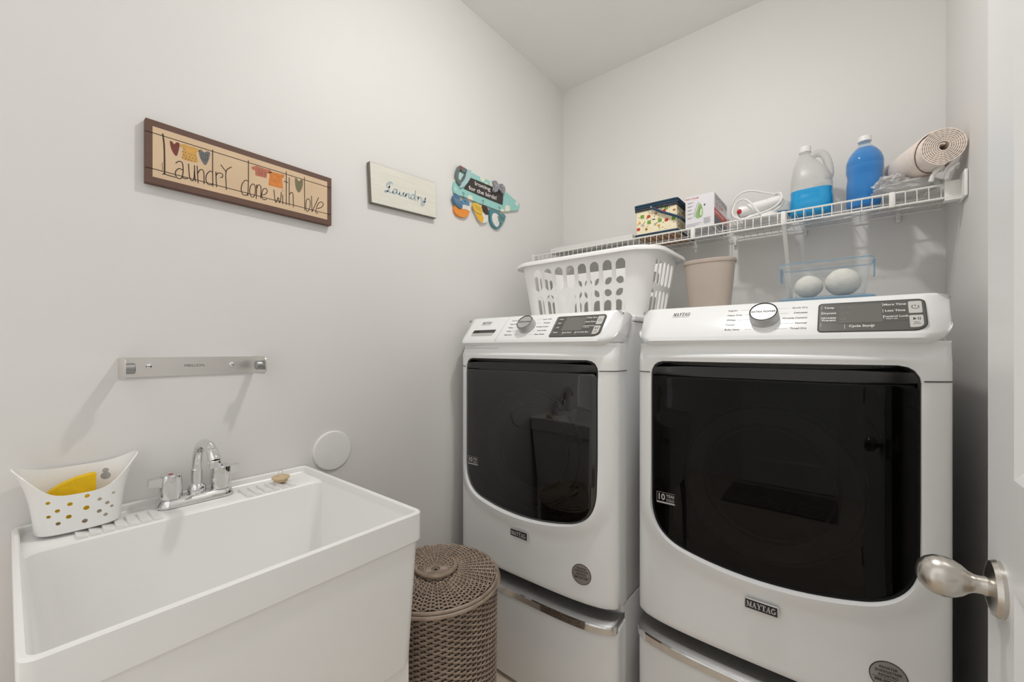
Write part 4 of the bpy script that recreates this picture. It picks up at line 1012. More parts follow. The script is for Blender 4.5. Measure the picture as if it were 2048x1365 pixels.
ls_ = ob('lid_spokes', g, WICK, lid); ls_['kind'] = 'stuff'
ob('lid_underside', G().lathe([(0, HZ+0.016), (0.09, HZ+0.013), (HR-0.006, HZ+0.007)], 48), mat('hamper_inside', (40, 34, 30), 0.9), lid)
hp = catmull([(-0.050, -0.020), (-0.044, -0.036), (-0.012, -0.053), (0.032, -0.050), (0.056, -0.022), (0.053, 0.018), (0.030, 0.050), (0.016, 0.058)], 4)
hp = [(p.x, p.y, lid_z(0.06)+0.003+0.011*math.sin(PI*i/(len(hp)-1))) for i, p in enumerate(hp)]
ob('lid_handle', G().tube(hp, [0.0056+0.0006*(i % 2) for i in range(len(hp))], 8), WICK, lid)
# ------------------------------------------------------------------ laundry basket on the washing machine
ZT = 0.40 + 0.957
def laundry_basket():
    H = 0.252
    def ext(t):
        return 0.258+0.042*t, 0.150+0.034*t, 0.055+0.025*t     # half x, half y, corner radius
    def flat(side, f, t):
        hx, hy, r = ext(t)
        if side == 0: return (-hx+r+(2*hx-2*r)*f, -hy, t*H)
        if side == 1: return (hx, -hy+r+(2*hy-2*r)*f, t*H)
        if side == 2: return (hx-r-(2*hx-2*r)*f, hy, t*H)
        return (-hx, hy-r-(2*hy-2*r)*f, t*H)
    def corner(c, f, t):
        hx, hy, r = ext(t)
        cx, cy, a0 = ((hx-r, -hy+r, -90), (hx-r, hy-r, 0), (-hx+r, hy-r, 90), (-hx+r, -hy+r, 180))[c]
        a = math.radians(a0+90*f)
        return (cx+r*math.cos(a), cy+r*math.sin(a), t*H)
    rows = [(0.0, 0.05, 0), (0.05, 0.455, 1), (0.455, 0.49, 0), (0.49, 0.885, 1), (0.885, 1.0, 0)]
    g = G()
    for side, n in ((0, 8), (1, 5), (2, 8), (3, 5)):
        for i in range(n):
            f0, f1 = i/n, (i+1)/n
            for t0, t1, hole in rows:
                if not hole:
                    g.add([flat(side, f0, t0), flat(side, f1, t0), flat(side, f1, t1), flat(side, f0, t1)], [(0, 1, 2, 3)])
                    continue
                N = 24; w = f1-f0; h = t1-t0
                aspect = (h*H)/(w*(0.44 if side in (0, 2) else 0.22))
                inn, out = [], []
                hw = 0.36; rad = hw/aspect
                for k in range(N):
                    a = 2*PI*(k+0.5)/N
                    c, s_ = math.cos(a), math.sin(a)
                    u = hw*c; v = (0.46-rad)*(1 if s_ > 0 else -1) + rad*s_
                    inn.append((f0+w*(0.5+u), t0+h*(0.5+v)))
                    m = max(abs(c)*1.0, abs(s_))
                    out.append((f0+w*(0.5+0.5*c/m), t0+h*(0.5+0.5*s_/m)))
                o = len(g.v)
                corners = [(f0, t0), (f1, t0), (f1, t1), (f0, t1)]
                g.v += [flat(side, *p) for p in inn] + [flat(side, *p) for p in out]
                for k in range(N):
                    k2 = (k+1) % N
                    g.f.append((o+k, o+N+k, o+N+k2, o+k2)); g.mi.append(0)
                    # fill the rectangle corner when the two outer points lie on different edges
                    a, b = out[k], out[k2]
                    for cn in corners:
                        if abs(a[0]-b[0]) > 1e-9 and abs(a[1]-b[1]) > 1e-9 and abs(cn[0]-(a[0] if abs(a[0]-cn[0]) < abs(b[0]-cn[0]) else b[0])) < 1e-6 and abs(cn[1]-(a[1] if abs(a[1]-cn[1]) < abs(b[1]-cn[1]) else b[1])) < 1e-6:
                            g.v.append(flat(side, *cn)); g.f.append((o+N+k, len(g.v)-1, o+N+k2)); g.mi.append(0)
    for c in range(4):
        for k in range(6):
            for t0, t1, _ in rows:
                g.add([corner(c, k/6, t0), corner(c, (k+1)/6, t0), corner(c, (k+1)/6, t1), corner(c, k/6, t1)], [(0, 1, 2, 3)])
    # floor
    ring = []
    for c, side in ((3, 0), (0, 1), (1, 2), (2, 3)):
        ring += [corner(c, k/6, 0) for k in range(7)]
    g.add(ring, [tuple(range(len(ring)))])
    me = g.mesh('bs')
    tmp = bpy.data.objects.new('tmp', me); COL.objects.link(tmp)
    so = tmp.modifiers.new('s', 'SOLIDIFY'); so.thickness = 0.0035; so.offset = -1
    dg = bpy.context.evaluated_depsgraph_get()
    me2 = bpy.data.meshes.new_from_object(tmp.evaluated_get(dg)); bpy.data.objects.remove(tmp)
    me2.polygons.foreach_set('use_smooth', [True]*len(me2.polygons)); me2.set_sharp_from_angle(angle=math.radians(35))
    rim = G(); secs = [[], [], [], [], []]
    def rimring(d, dz):
        hx, hy, r = ext(1.0)
        return [(x + (0.014*math.copysign(1, x)*sst((abs(x)-hx*0.9)/(hx*0.1+d)) if d > 0.01 else 0), y, H+dz) for x, y in rr(-hx-d, hx+d, -hy-d, hy+d, r+d, 8)]
    rim.loft([rimring(-0.0035, -0.02), rimring(-0.003, -0.001), rimring(0.0, 0.003), rimring(0.010, 0.004), rimring(0.016, 0.001), rimring(0.019, -0.006), rimring(0.020, -0.014), rimring(0.0175, -0.014), rimring(0.014, -0.003), rimring(0.0, -0.002)])
    return me2, rim
bk = thing('laundry_basket', 'white plastic laundry basket with slotted sides on top of the washing machine', 'basket', (0.487, 1.615, ZT))
me2, rim = laundry_basket()
ob('slotted_body', me2, PLASTIC, bk)
ob('rim', rim, PLASTIC, bk, angle=50)

# ------------------------------------------------------------------ things on the dryer
bn = thing('waste_bin', 'plain taupe plastic bin standing on the dryer', 'bin', (0.9295, 1.655, ZT))
TAUPE = mat('taupe_plastic', (188, 174, 162), 0.45, var=0.03, vscale=12)
def br(k, z): return R3(ell(0.0885*k, 0.052*k, 56, 0, 0, 2.5), z)
ob('bin_body', G().loft([br(0.75, 0.0), br(0.77, 0.003), br(0.985, 0.206), br(0.965, 0.206), br(0.755, 0.006)], cap0=True, cap1=True), TAUPE, bn)
ob('bin_rim', G().loft([br(0.975, 0.200), br(1.015, 0.198), br(1.030, 0.202), br(1.022, 0.209), br(0.99, 0.211), br(0.962, 0.207)], loop=True), TAUPE, bn)

ct = thing('storage_container', 'clear plastic food container standing on its blue lid on the dryer', 'container', (1.273, 1.665, ZT))
CLR = clear_mat('clear_container', (252, 253, 253), 0.05, 0.08, (235, 238, 240))
BLUEC = clear_mat('blue_lid_plastic', (196, 224, 242), 0.30, 0.2, (190, 218, 236))
ob('lid', G().loft([R3(rr(-0.118, 0.118, -0.085, 0.085, 0.02), 0.0), R3(rr(-0.12, 0.12, -0.087, 0.087, 0.02), 0.003), R3(rr(-0.12, 0.12, -0.087, 0.087, 0.02), 0.040), R3(rr(-0.116, 0.116, -0.083, 0.083, 0.02), 0.043)], cap0=True, cap1=True), BLUEC, ct)
def cr(d, z, dd=0.0): return R3(rr(-d, d, -d*0.70, d*0.70, 0.022), z)
ob('box', G().loft([cr(0.096, 0.0445), cr(0.098, 0.046), cr(0.1090, 0.142), cr(0.1165, 0.144), cr(0.1165, 0.153), cr(0.115, 0.153), cr(0.115, 0.146), cr(0.1075, 0.1435), cr(0.0965, 0.048)], cap0=True, cap1=True), CLR, ct)
ob('rim_edge', G().tube(cr(0.116, 0.1535), 0.0016, 6, closed=True), BLUEC, ct)
for s in (-1, 1):
    c_ = ob('clip_flap', G().rbox(s*0.1185-0.0015, s*0.1185+0.0015, -0.028, 0.028, 0.104, 0.152, 0.001, 1), BLUEC, ct)
tag(ob('plastic_sheet', G().loft([R3(rr(-0.075, 0.03, -0.05, 0.05, 0.012), 0.0), R3(rr(-0.075, 0.03, -0.05, 0.05, 0.012), 0.004)], cap0=True, cap1=True), CLR, loc=(1.205, 1.52, ZT+0.0005)), 'thin clear plastic sheet lying in front of the storage container', 'plastic sheet')
WOOL = mat('white_wool', (232, 228, 220), 0.95, var=0.05, vscale=50, bump=0.9, bscale=260)
def wool_ball(r, x, y, label):
    b = bmesh.new(); bmesh.ops.create_icosphere(b, subdivisions=4, radius=r)
    for v in b.verts:
        n_ = noise.noise(v.co*60)*0.0011 + noise.noise(v.co*180)*0.0005
        v.co *= 1 + n_/r
        v.co.z *= 0.94
    g = G(); g.bm(b)
    return tag(ob('dryer_ball', g, WOOL, loc=(x, y, ZT+0.0495+r*0.94)), label, 'dryer ball', 'wool dryer balls in the clear container')
wool_ball(0.0385, 1.229, 1.665, 'smaller left white wool dryer ball in the clear container')
wool_ball(0.0455, 1.317, 1.665, 'bigger right white wool dryer ball in the clear container')

# ------------------------------------------------------------------ wire shelf
SHZ = 1.7425; SHF = 1.815; SHB = 2.112
WIREM = mat('white_wire_coating', (242, 240, 236), 0.3, var=0.008, vscale=20)
shf = thing('wire_shelf', 'white wire shelf with drop lip running along the back wall', 'shelf', (0, SHF, SHZ))
def bar(name, y, z, r, x0=0.006, x1=1.588): return ob(name, G().tube([(x0, y-SHF, z-SHZ), (x1, y-SHF, z-SHZ)], r, 10), WIREM, shf)
bar('top_rail', SHF, SHZ, 0.0036); bar('lip_rail', SHF-0.004, SHZ-0.042, 0.0036); bar('back_rail', SHB-0.006, SHZ-0.004, 0.0028); bar('middle_rail', SHF+0.10, SHZ-0.005, 0.0028); bar('middle_rail', SHF+0.20, SHZ-0.005, 0.0028)
wm = G().tube([(0, -0.0065, -0.043), (0, -0.0025, -0.004), (0, 0.001, 0.0008), (0, 0.008, 0.0012), (0, SHB-SHF, 0.0012)], 0.0013, 6).mesh('wire')
wm.materials.append(WIREM)
n = int(1.57/0.0265)
for k in range(n+1): ob('wire', wm, None, shf, loc=(0.014+0.0265*k, 0, 0))
def strut(x, long_=True):
    if long_: s_ = ob('support_strut', G().rbox(-0.0070, 0.0070, -0.004, 0.004, 0, 0.375, 0.0025, 2), WIREM, shf, loc=(x, -0.001, -0.030), rot=(math.radians(-135.5), 0, 0))
    ob('strut_cap', G().rbox(x-0.0078, x+0.0078, -0.011, -0.001, -0.047, 0.003, 0.003, 2), WIREM, shf)
    if long_: ob('strut_foot', G().rbox(x-0.013, x+0.013, SHB-SHF-0.004, SHB-SHF+0.007, -0.325, -0.270, 0.003, 2), WIREM, shf)
for x, q in ((0.8274, False), (1.145, True), (1.4403, False)): strut(x, q)
for x in (0.10, 0.40, 0.655, 0.93, 1.19, 1.475):
    c_ = ob('wall_clip', G().rbox(x-0.006, x+0.006, SHB-SHF-0.012, SHB-SHF+0.007, -0.030, 0.004, 0.002, 2), WIREM, shf)
    ob('clip_screw', G().lathe([(0, 0.002), (0.0025, 0.0015), (0.003, 0)], 10, M=T(x, SHB-SHF-0.012, -0.020) @ FRONT), STEEL, c_)
eb = ob('end_bracket', G().rbox(1.591, 1.599, -0.060, 0.03, -0.058, 0.020, 0.003, 2), WIREM, shf)
ob('bracket_cradle', G().rbox(1.557, 1.594, -0.012, -0.0065, -0.049, 0.006, 0.002, 2).rbox(1.557, 1.594, -0.012, 0.02, -0.053, -0.048, 0.002, 2), WIREM, eb)
ob('end_bracket', G().rbox(0.001, 0.008, -0.012, 0.03, -0.050, 0.008, 0.002, 2), WIREM, shf)
DK = SHZ + 0.0032        # top of the deck wires

# flat sweater-dryer carton
fb = thing('flat_carton', 'flat white folding sweater dryer carton lying at the left end of the shelf', 'carton', (0.10, 1.835, DK))
CARD = mat('white_card', (232, 230, 227), 0.6, var=0.02, vscale=10)
ob('carton_body', G().rbox(0, 0.455, 0, 0.255, 0, 0.026, 0.0012, 1), CARD, fb)
UND = frame((0, 0, 0), (1, 0, 0), (0, -1, 0), (0, 0, -1))
g = G().addmesh(text('FOLDING SWEATER DRYER', 0.030, 'LEFT', 0.012, sx=0.83), UND @ T(0.098, -0.060, 0.0002))
g.addmesh(text('IT\'S HOME', 0.024, 'LEFT', 0.012), UND @ T(0.004, -0.024, 0.0002))
ob('carton_lettering', g, mat('carton_ink', (58, 62, 72), 0.6, var=0.03), fb)

# sewing box
sb = thing('sewing_box', 'fabric-covered sewing box with navy trim and folded handle, on the wire shelf', 'sewing box', (0.5755, 1.823, DK))
SBW, SBD, SBH = 0.184, 0.245, 0.150
FAB = mat('cream_print_fabric', (250, 238, 206), 0.85, var=0.05, vscale=40, bump=0.2, bscale=600)
NAVY = mat('navy_braid', (44, 72, 96), 0.8, var=0.15, vscale=150, bump=0.4, bscale=500)
bd = ob('box_body', G().rbox(0.002, SBW-0.002, 0.002, SBD-0.002, 0.004, SBH-0.028, 0.003, 1), FAB, sb)
ob('base_board', G().rbox(0.006, SBW-0.006, 0.006, SBD-0.006, 0.0, 0.008, 0.001, 1), mat('tan_board', (178, 130, 88), 0.7, var=0.1, vscale=15), sb)
def band(z, r, d=0.0):
    return G().tube([(x, y, z) for x, y in rr(-d, SBW+d, -d, SBD+d, 0.006, 3)], r, 8, closed=True)
ob('base_trim', band(0.009, 0.0045), NAVY, sb)
ob('rim_trim', band(SBH-0.029, 0.0048), mat('navy_mixed_braid', (62, 66, 76), 0.8, var=0.5, vscale=110), sb)
ld_ = ob('lid', G().rbox(0.0, SBW, 0.0, SBD, SBH-0.024, SBH, 0.003, 2), FAB, sb)
ob('lid_trim', band(SBH-0.008, 0.0055, 0.001), NAVY, ld_); ob('lid_trim', band(SBH-0.018, 0.0050, 0.001), NAVY, ld_)
hd = ob('handle', G().tube([(0.078, -0.009, SBH-0.028), (0.12, -0.010, 0.094), (SBW+0.006, -0.010, 0.060), (SBW+0.016, -0.006, 0.054), (SBW+0.017, 0.01, 0.053), (SBW+0.017, SBD-0.01, 0.053), (SBW+0.006, SBD+0.006, 0.060), (0.078, SBD+0.006, SBH-0.028)], 0.0055, 8), NAVY, sb)
ob('handle_pin', G().lathe([(0, 0.006), (0.003, 0.005), (0.004, 0)], 12, M=T(0.078, -0.0135, SBH-0.028) @ FRONT), STEEL, hd)
rnd = random.Random(3)
cols = [((206, 74, 56), 'print_tomato'), ((128, 168, 72), 'print_green'), ((76, 92, 112), 'print_slate'), ((226, 168, 84), 'print_ochre'), ((196, 132, 104), 'print_coral')]
spots = [(0.060, 0.088, 0), (0.139, 0.058, 0), (0.031, 0.092, 1), (0.062, 0.062, 1), (0.110, 0.062, 1), (0.137, 0.112, 1), (0.128, 0.099, 0), (0.018, 0.066, 3), (0.013, 0.038, 0), (0.093, 0.096, 4), (0.083, 0.071, 2), (0.172, 0.095, 4), (0.170, 0.060, 1), (0.105, 0.040, 3), (0.050, 0.032, 3)]
gs = [G() for _ in cols]
def blob(g, M, u, v, r, kind):
    if kind == 1: pts = rr(u-r, u+r, v-r, v+r, r*0.35, 2)
    elif kind == 2: pts = ell(r*1.4, r*0.45, 8, u, v)
    else: pts = ell(r*1.05, r*0.9, 10, u, v)
    g.prism(pts, 0.0, 0.0003, M=M)
MF = T(0, 0.0019, 0) @ FRONT
MS = frame((SBW-0.0019, 0, 0), (0, 1, 0), (0, 0, 1), (1, 0, 0))
for u, v, k in spots: blob(gs[k], MF, u, v, 0.0085 if k < 2 else 0.0062, k)
for i in range(34):
    k = rnd.randrange(5); blob(gs[k], MF, rnd.uniform(0.008, SBW-0.008), rnd.uniform(0.020, 0.112), rnd.uniform(0.0015, 0.0028), k)
for i in range(44):
    k = rnd.randrange(5); blob(gs[k], MS, rnd.uniform(0.008, SBD-0.008), rnd.uniform(0.020, 0.112), rnd.uniform(0.0025, 0.006), k)
def scissors(g, u, v, s, a):
    M = MF @ T(u, v, 0) @ Matrix.Rotation(a, 4, 'Z')
    for q in (-1, 1):
        g.ribbon([(q*0.35*s+0.28*s*math.cos(t_), -0.6*s+0.28*s*math.sin(t_)) for t_ in [2*PI*k/10 for k in range(11)]], 0.0010, 0, 0.0004, M=M, sub=2)
        g.ribbon([(q*0.3*s, -0.4*s), (-q*0.08*s, 0.3*s), (-q*0.1*s, 1.0*s)], 0.0011, 0, 0.0004, M=M, sub=2)
scissors(gs[2], 0.036, 0.058, 0.013, -0.6); scissors(gs[2], 0.118, 0.110, 0.010, -0.7); scissors(gs[2], 0.093, 0.050, 0.009, -1.0)
for g, (c_, nm) in zip(gs, cols): ob('fabric_' + nm, g, mat(nm, c_, 0.85, var=0.12, vscale=80), bd)

# iron carton
ic = thing('iron_carton', 'white and red steam iron carton printed with a green iron, on the wire shelf', 'carton', (0.7905, 1.837, DK))
IW, ID, IH = 0.1135, 0.229, 0.140
ob('carton_body', G().rbox(0, IW, 0, ID, 0, IH, 0.0008, 1), mat('lilac_white_card', (232, 230, 234), 0.45, var=0.01), ic)
IF = T(0, -0.0002, 0) @ FRONT
IS = frame((IW+0.0002, 0, 0), (0, 1, 0), (0, 0, 1), (1, 0, 0))
RED = mat('carton_red', (206, 66, 58), 0.5, var=0.03)
g = G().addmesh(text('EASY STEAM', 0.0092, 'LEFT', 0.02), IF @ T(0.002, 0.1285, 0))
g.addmesh(text('EASY STEAM', 0.016, 'LEFT', 0.01, sx=1.45), IS @ T(0.018, 0.099, 0))
g.prism([(0.001, 0.048), (ID-0.004, 0.048), (ID-0.004, 0.078), (0.001, 0.078)], 0, 0.0002, M=IS)
ob('red_print', g, RED, ic)
g = G().prism([(0.001, 0.002), (ID-0.004, 0.002), (ID-0.004, 0.048), (0.001, 0.048)], 0, 0.0002, M=IS)
ob('charcoal_print', g, mat('carton_charcoal', (96, 95, 100), 0.5, var=0.03), ic)
g = G().addmesh(text('BLACK+DECKER', 0.022, 'LEFT', 0.01, sx=1.25), IS @ T(0.022, 0.124, 0))
for a in ((0.012, 0.212, 0.1355, 0.1372), (0.012, 0.212, 0.1095, 0.1112)): g.box(a[0], a[1], a[2], a[3], 0, 0.0002, M=IS)
g.addmesh(text('COMPACT IRON', 0.007, 'LEFT', sx=1.4), IS @ T(0.018, 0.0875, 0))
for k, v in enumerate((0.112, 0.097, 0.082, 0.066, 0.048)):
    g.box(0.009, 0.034-0.003*(k % 3), v, v+0.0011, 0, 0.0002, M=IF); g.box(0.009, 0.024, v-0.003, v-0.002, 0, 0.0002, M=IF)
for k in range(6): g.box(0.073, 0.100-0.004*(k % 2), 0.038-0.0042*k, 0.0393-0.0042*k, 0, 0.0002, M=IF)
for k in range(3): g.box(0.006, 0.066-0.012*k, 0.022-0.005*k, 0.0230-0.005*k, 0, 0.0002, M=IF)
g.addmesh(text('EASY STEAM COMPACT IRON', 0.007, 'LEFT'), frame((0.01, 0.03, -0.0002), (1, 0, 0), (0, -1, 0), (0, 0, -1)))
g.box(0.012, 0.10, 0.06, 0.062, -0.0003, 0.0); g.box(0.012, 0.10, 0.16, 0.162, -0.0003, 0.0); g.box(0.10, 0.1015, 0.01, 0.20, -0.0003, 0.0)
ob('dark_print', g, mat('carton_dark', (74, 72, 78), 0.5, var=0.03), ic)
g = G().addmesh(text('1200 WATTS OF POWER', 0.0115, 'LEFT', 0.01, sx=1.15), IS @ T(0.014, 0.063, 0.0003))
ob('white_print', g, WHITEINK, ic)
g = G().prism(sm([(0.040, 0.052), (0.046, 0.080), (0.056, 0.104), (0.060, 0.102), (0.067, 0.090), (0.070, 0.070), (0.069, 0.052), (0.060, 0.044), (0.048, 0.043)]), 0, 0.0003, M=IF)
ob('iron_picture', g, mat('iron_green', (150, 186, 116), 0.5, var=0.1, vscale=50), ic)
g = G().ribbon([(0.0355, 0.050), (0.040, 0.078), (0.047, 0.098), (0.0535, 0.110)], 0.0014, 0, 0.0004, M=IF).ribbon([(0.060, 0.086), (0.055, 0.070), (0.056, 0.054), (0.063, 0.048)], 0.0022, 0.0002, 0.0005, M=IF).prism(ell(0.0035, 0.005, 10, 0.0765, 0.094), 0, 0.0003, M=IF)
ob('iron_outline', g, mat('iron_shade', (96, 104, 96), 0.5, var=0.04), ic)
g = G().prism(sm([(0.058, 0.052), (0.058, 0.068), (0.062, 0.080), (0.067, 0.076), (0.067, 0.058), (0.063, 0.050)]), 0.0002, 0.0005, M=IF)
ob('iron_grip', g, mat('iron_pale', (206, 222, 190), 0.5, var=0.04), ic)

# folded white cloth under the hand appliance
tag(ob('white_tray', G().loft([R3(rr(-0.098, 0.098, -0.085, 0.085, 0.02), 0.0), R3(rr(-0.105, 0.105, -0.092, 0.092, 0.022), 0.008), R3(rr(-0.103, 0.103, -0.090, 0.090, 0.022), 0.008), R3(rr(-0.096, 0.096, -0.083, 0.083, 0.02), 0.002)], cap0=True, cap1=True), PLASTIC, loc=(1.042, 2.005, DK)), 'shallow white tray under the corded hand appliance on the shelf', 'tray')
# corded hand appliance
ap = thing('hand_appliance', 'white corded hand appliance with a round red button, cord coiled round it', 'appliance', (0.0, 0.0, DK))
A0, A1 = Vector((0.985, 1.885, 0.047)), Vector((1.110, 1.925, 0.078))
dirv = (A1-A0).normalized()
up_ = Vector((0, 0, 1)); up_ = (up_-dirv*up_.dot(dirv)).normalized(); sd = dirv.cross(up_)
AM = frame(A0, sd, up_, dirv)
Ln = (A1-A0).length
bd_ = ob('body', G().loft([R3(ell(0.012, 0.012, 24), -0.004), R3(ell(0.0215, 0.021, 24), 0.0), R3(ell(0.024, 0.0235, 24), 0.008), R3(ell(0.0235, 0.022, 24), 0.05), R3(ell(0.0215, 0.020, 24), Ln-0.035), R3(ell(0.0205, 0.019, 24), Ln-0.031), R3(ell(0.0205, 0.019, 24), Ln-0.029), R3(ell(0.0220, 0.0205, 24), Ln-0.027), R3(ell(0.020, 0.019, 24), Ln+0.012), R3(ell(0.013, 0.012, 24), Ln+0.016)], cap0=True, cap1=True, M=AM), PLASTIC, ap)
ob('red_button', G().lathe([(0, 0.0035), (0.0075, 0.0028), (0.0090, 0.0), (0.0090, -0.01)], 24, M=frame(A0 + Vector((0.007, -0.0195, 0.0)), (0.94, 0.33, 0), (0, 0, 1), (0.33, -0.94, 0))), mat('button_crimson', (190, 28, 38), 0.35, var=0.03), bd_)
ob('foot_plate', G().loft([R3(ell(0.062, 0.036, 28, 1.060, 1.912, 2.6), 0.0085), R3(ell(0.066, 0.040, 28, 1.060, 1.912, 2.6), 0.014), R3(ell(0.060, 0.034, 28, 1.058, 1.912, 2.6), 0.028), R3(ell(0.045, 0.022, 28, 1.056, 1.912, 2.6), 0.036)], cap0=True, cap1=True), PLASTIC, bd_)
cord = catmull([(1.094, 1.935, 0.098), (1.110, 1.920, 0.108), (1.128, 1.905, 0.098), (1.130, 1.890, 0.070), (1.112, 1.870, 0.042), (1.070, 1.850, 0.020), (1.020, 1.845, 0.010), (0.985, 1.850, 0.016), (0.966, 1.862, 0.045), (0.975, 1.870, 0.078), (0.999, 1.862, 0.092), (1.022, 1.853, 0.080), (1.045, 1.848, 0.050), (1.062, 1.847, 0.020), (1.060, 1.862, 0.0075), (1.02, 1.90, 0.0075), (0.98, 1.925, 0.012), (0.955, 1.92, 0.045), (0.957, 1.905, 0.095), (0.985, 1.905, 0.130), (1.025, 1.91, 0.135), (1.07, 1.92, 0.120), (1.112, 1.93, 0.104), (1.134, 1.93, 0.080), (1.128, 1.905, 0.050), (1.095, 1.885, 0.025), (1.045, 1.872, 0.010), (1.00, 1.868, 0.012), (0.975, 1.872, 0.035)], 6)
ob('power_cord', G().tube(cord, 0.0036, 8), WIREM, ap, angle=60)
jar = thing('clear_jar', 'small clear jar behind the coiled cord on the shelf', 'jar', (1.118, 1.995, DK+0.009))
ob('jar_body', G().lathe([(0, 0), (0.030, 0), (0.032, 0.004), (0.032, 0.072), (0.029, 0.078), (0.0275, 0.076), (0.030, 0.070), (0.030, 0.006), (0, 0.003)], 32), CLR, jar)
ob('jar_band', G().lathe([(0.0325, 0.016), (0.0325, 0.040), (0.0322, 0.040), (0.0322, 0.016)], 32), mat('jar_label_blue', (150, 186, 214), 0.4, var=0.05), jar)

# detergent jug with handle, half full of blue liquid
jg = thing('refill_jug', 'milky handled jug with a third of blue liquid, white cap, on the shelf', 'jug', (1.220, 1.967, DK))
MILK = clear_mat('milky_plastic', (246, 246, 246), 0.42, 0.3, (232, 230, 226))
BLUE1 = mat('blue_liquid', (30, 158, 218), 0.15, var=0.02, trans=0.0)
def jr(w, d, z, cx=0.0, p=3.5): return R3(ell(w, d, 36, cx, 0, p), z)
jprof = [(0.050, 0.048, 0.0, 0), (0.062, 0.058, 0.004, 0), (0.068, 0.063, 0.014, 0), (0.068, 0.063, 0.068, 0), (0.066, 0.061, 0.074, 0), (0.066, 0.061, 0.125, 0), (0.064, 0.060, 0.145, -0.001), (0.056, 0.055, 0.172, -0.005), (0.044, 0.046, 0.198, -0.012), (0.031, 0.034, 0.222, -0.018), (0.021, 0.023, 0.240, -0.020), (0.0175, 0.0175, 0.248, -0.020), (0.0175, 0.0175, 0.262, -0.020)]
ob('jug_body', G().loft([jr(w, d, z, c_, 3.4 if z < 0.2 else 2.3) for w, d, z, c_ in jprof], cap0=True, cap1=True), MILK, jg, angle=50)
ob('liquid', G().loft([jr(w+0.0003, d+0.0003, z-0.0002, c_, 3.4) for w, d, z, c_ in jprof[:5]] + [jr(0.0663, 0.0613, 0.098), jr(0.064, 0.059, 0.0985)], cap0=True, cap1=True), BLUE1, jg, angle=50)
ob('jug_handle', G().tube(catmull([(0.000, 0, 0.236), (0.016, 0, 0.244), (0.034, 0, 0.238), (0.046, 0, 0.218), (0.053, 0, 0.190), (0.056, 0, 0.160), (0.052, 0, 0.140)], 5), 0.0135, 12), MILK, jg, angle=60)
ob('jug_cap', G().lathe([(0, 0.279), (0.0175, 0.279), (0.0195, 0.277), (0.0200, 0.258), (0.0195, 0.256), (0, 0.256)], 32, M=T(-0.020, 0, 0)), PLASTIC, jg)

# tall blue bottle
bt = thing('blue_bottle', 'clear bottle full of bright blue liquid with white cap, on the shelf', 'bottle', (1.376, 1.957, DK))
BLUE2 = mat('bright_blue_liquid', (8, 146, 226), 0.06, var=0.0, trans=0.22, ior=1.34)
CLRB = clear_mat('clear_bottle', (244, 250, 254), 0.05, 0.05, (220, 230, 236))
bprof = [(0.044, 0.0), (0.050, 0.004), (0.0525, 0.012), (0.0525, 0.030), (0.0515, 0.034), (0.0525, 0.038), (0.0525, 0.085), (0.0505, 0.100), (0.0495, 0.112), (0.0505, 0.124), (0.0535, 0.136), (0.0535, 0.150), (0.0525, 0.153), (0.0535, 0.156), (0.052, 0.172), (0.046, 0.190), (0.036, 0.206), (0.025, 0.219), (0.0165, 0.228), (0.0150, 0.232), (0.0150, 0.250)]
def bring(r, z, d=0.0): return R3(ell((r-d), (r-d)*0.86, 40, 0, 0, 2.6 if 0.035 < z < 0.13 else 2.25), z)
ob('bottle_shell', G().loft([bring(r, z) for r, z in bprof], cap0=True, cap1=True), CLRB, bt, angle=50)
ob('liquid', G().loft([bring(r, max(z, 0.002), 0.0012) for r, z in bprof[:17]] + [bring(0.0255, 0.217, 0.0012)], cap0=True, cap1=True), BLUE2, bt, angle=50)
ob('neck_ring', G().lathe([(0.0150, 0.232), (0.0178, 0.233), (0.0178, 0.236), (0.015, 0.237)], 28), CLRB, bt)
ob('bottle_cap', G().lathe([(0, 0.2585), (0.0175, 0.2585), (0.0195, 0.2565), (0.0200, 0.240), (0, 0.240)], 32), PLASTIC, bt)

# plastic bag with bundled things
BAG = clear_mat('plastic_bag', (250, 250, 250), 0.38, 0.18, (244, 243, 242))
def crumple(cx, cy, cz, rx, ry, rz, seed, sub=4, amp=0.22):
    b = bmesh.new(); bmesh.ops.create_icosphere(b, subdivisions=sub, radius=1.0)
    for v in b.verts:
        d = v.co.normalized()
        n_ = abs(noise.noise(d*2.1+Vector((seed, 0, 0))))*1.2 + 0.6*abs(noise.noise(d*4.7+Vector((0, seed, 0)))) + 0.3*noise.noise(d*11+Vector((0, 0, seed)))
        r = 1 - amp + amp*1.4*n_
        p = d*r
        z = cz + p.z*rz
        v.co = Vector((cx + p.x*rx, cy + p.y*ry, max(z, 0.0008)))
    return G().bm(b)
bg = thing('plastic_bag', 'crumpled translucent plastic bag on the shelf under the rolled mat', 'bag', (1.482, 1.868, DK))
ob('bag_body', crumple(0.0, 0.0, 0.020, 0.085, 0.075, 0.024, 3.3), BAG, bg, angle=70)
ob('bag_flap', crumple(-0.043, -0.012, 0.044, 0.044, 0.052, 0.026, 7.7, 4, 0.3), BAG, bg, angle=70)
ob('bag_contents', crumple(0.002, 0.01, 0.016, 0.060, 0.055, 0.015, 1.2, 3, 0.15), mat('bag_contents_grey', (236, 232, 230), 0.7, var=0.10, vscale=40), bg, angle=60)
for dx in (0.060, 0.092):
    ob('bag_handle', G().tube(catmull([(dx-0.016, -0.086, 0.004), (dx-0.012, -0.092, 0.022), (dx, -0.094, 0.036), (dx+0.008, -0.088, 0.042), (dx+0.010, -0.07, 0.036)], 4), [0.006, 0.0065, 0.006, 0.0055, 0.005]*3 + [0.005, 0.005], 8), mat('bag_white', (238, 237, 234), 0.35, var=0.03), bg, angle=60)

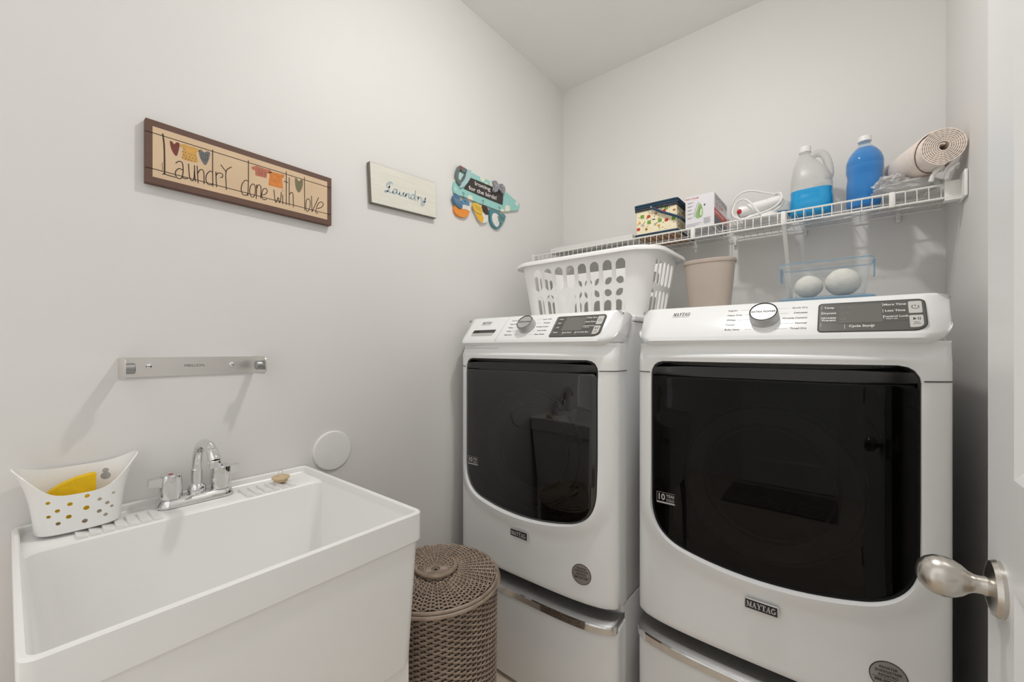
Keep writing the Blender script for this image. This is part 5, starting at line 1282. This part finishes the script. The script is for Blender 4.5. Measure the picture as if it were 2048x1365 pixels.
# rolled shelf liner leaning across the bag
mr = thing('rolled_mat', 'cream ribbed non-slip mat rolled up, resting on the plastic bag by the wall', 'rolled mat', (1.5475, 1.735, 1.834))
end0 = Vector((0, 0, 0)); end1 = Vector((1.474, 2.070, 1.872)) - Vector((1.5475, 1.735, 1.834))
zz = (end1-end0).normalized(); xx = Vector((0, 0, 1)); xx = (xx-zz*xx.dot(zz)).normalized(); yy = zz.cross(xx)
MM = frame((0, 0, 0), yy, xx, zz)
LEN = (end1-end0).length
MATM = mat('cream_mat', (248, 234, 223), 0.85, var=0.05, vscale=50, bump=0.6, bscale=350)
g = G()
turns = 8.6; r0 = 0.0105; pitch = 0.0047
NP = int(turns*44)
ring0 = []
secs = []
for k in range(NP+1):
    a = 2*PI*turns*k/NP
    r = r0 + pitch*a/(2*PI)
    if k < 10: r -= 0.0045*(1-k/10)
    th_ = 0.0027 + 0.0011*(k % 2)
    ca, sa = math.cos(a+1.1), math.sin(a+1.1)
    ze = -0.0012*(k % 2)
    secs.append([((r-th_/2)*ca, (r-th_/2)*sa, ze), ((r+th_/2)*ca, (r+th_/2)*sa, ze), ((r+th_/2)*ca, (r+th_/2)*sa, LEN), ((r-th_/2)*ca, (r-th_/2)*sa, LEN)])
g.loft(secs, cap0=True, cap1=True, M=MM)
rol = ob('roll', g, MATM, mr, angle=40)
# outermost loose turn set back from the end
g = G(); secs = []
ro = r0 + pitch*turns + 0.001
for k in range(61):
    a = math.radians(60 + 300*k/60)
    r = ro + 0.003 + 0.004*(k/60)**2 + 0.0004*(k % 2)
    ca, sa = math.cos(a), math.sin(a)
    back = 0.028 + 0.075*sst((k-20)/30)
    secs.append([((r-0.0015)*ca, (r-0.0015)*sa, back), ((r+0.0015)*ca, (r+0.0015)*sa, back), ((r+0.0015)*ca, (r+0.0015)*sa, LEN), ((r-0.0015)*ca, (r-0.0015)*sa, LEN)])
g.loft(secs, cap0=True, cap1=True, M=MM)
ob('outer_turn', g, MATM, mr, angle=40)
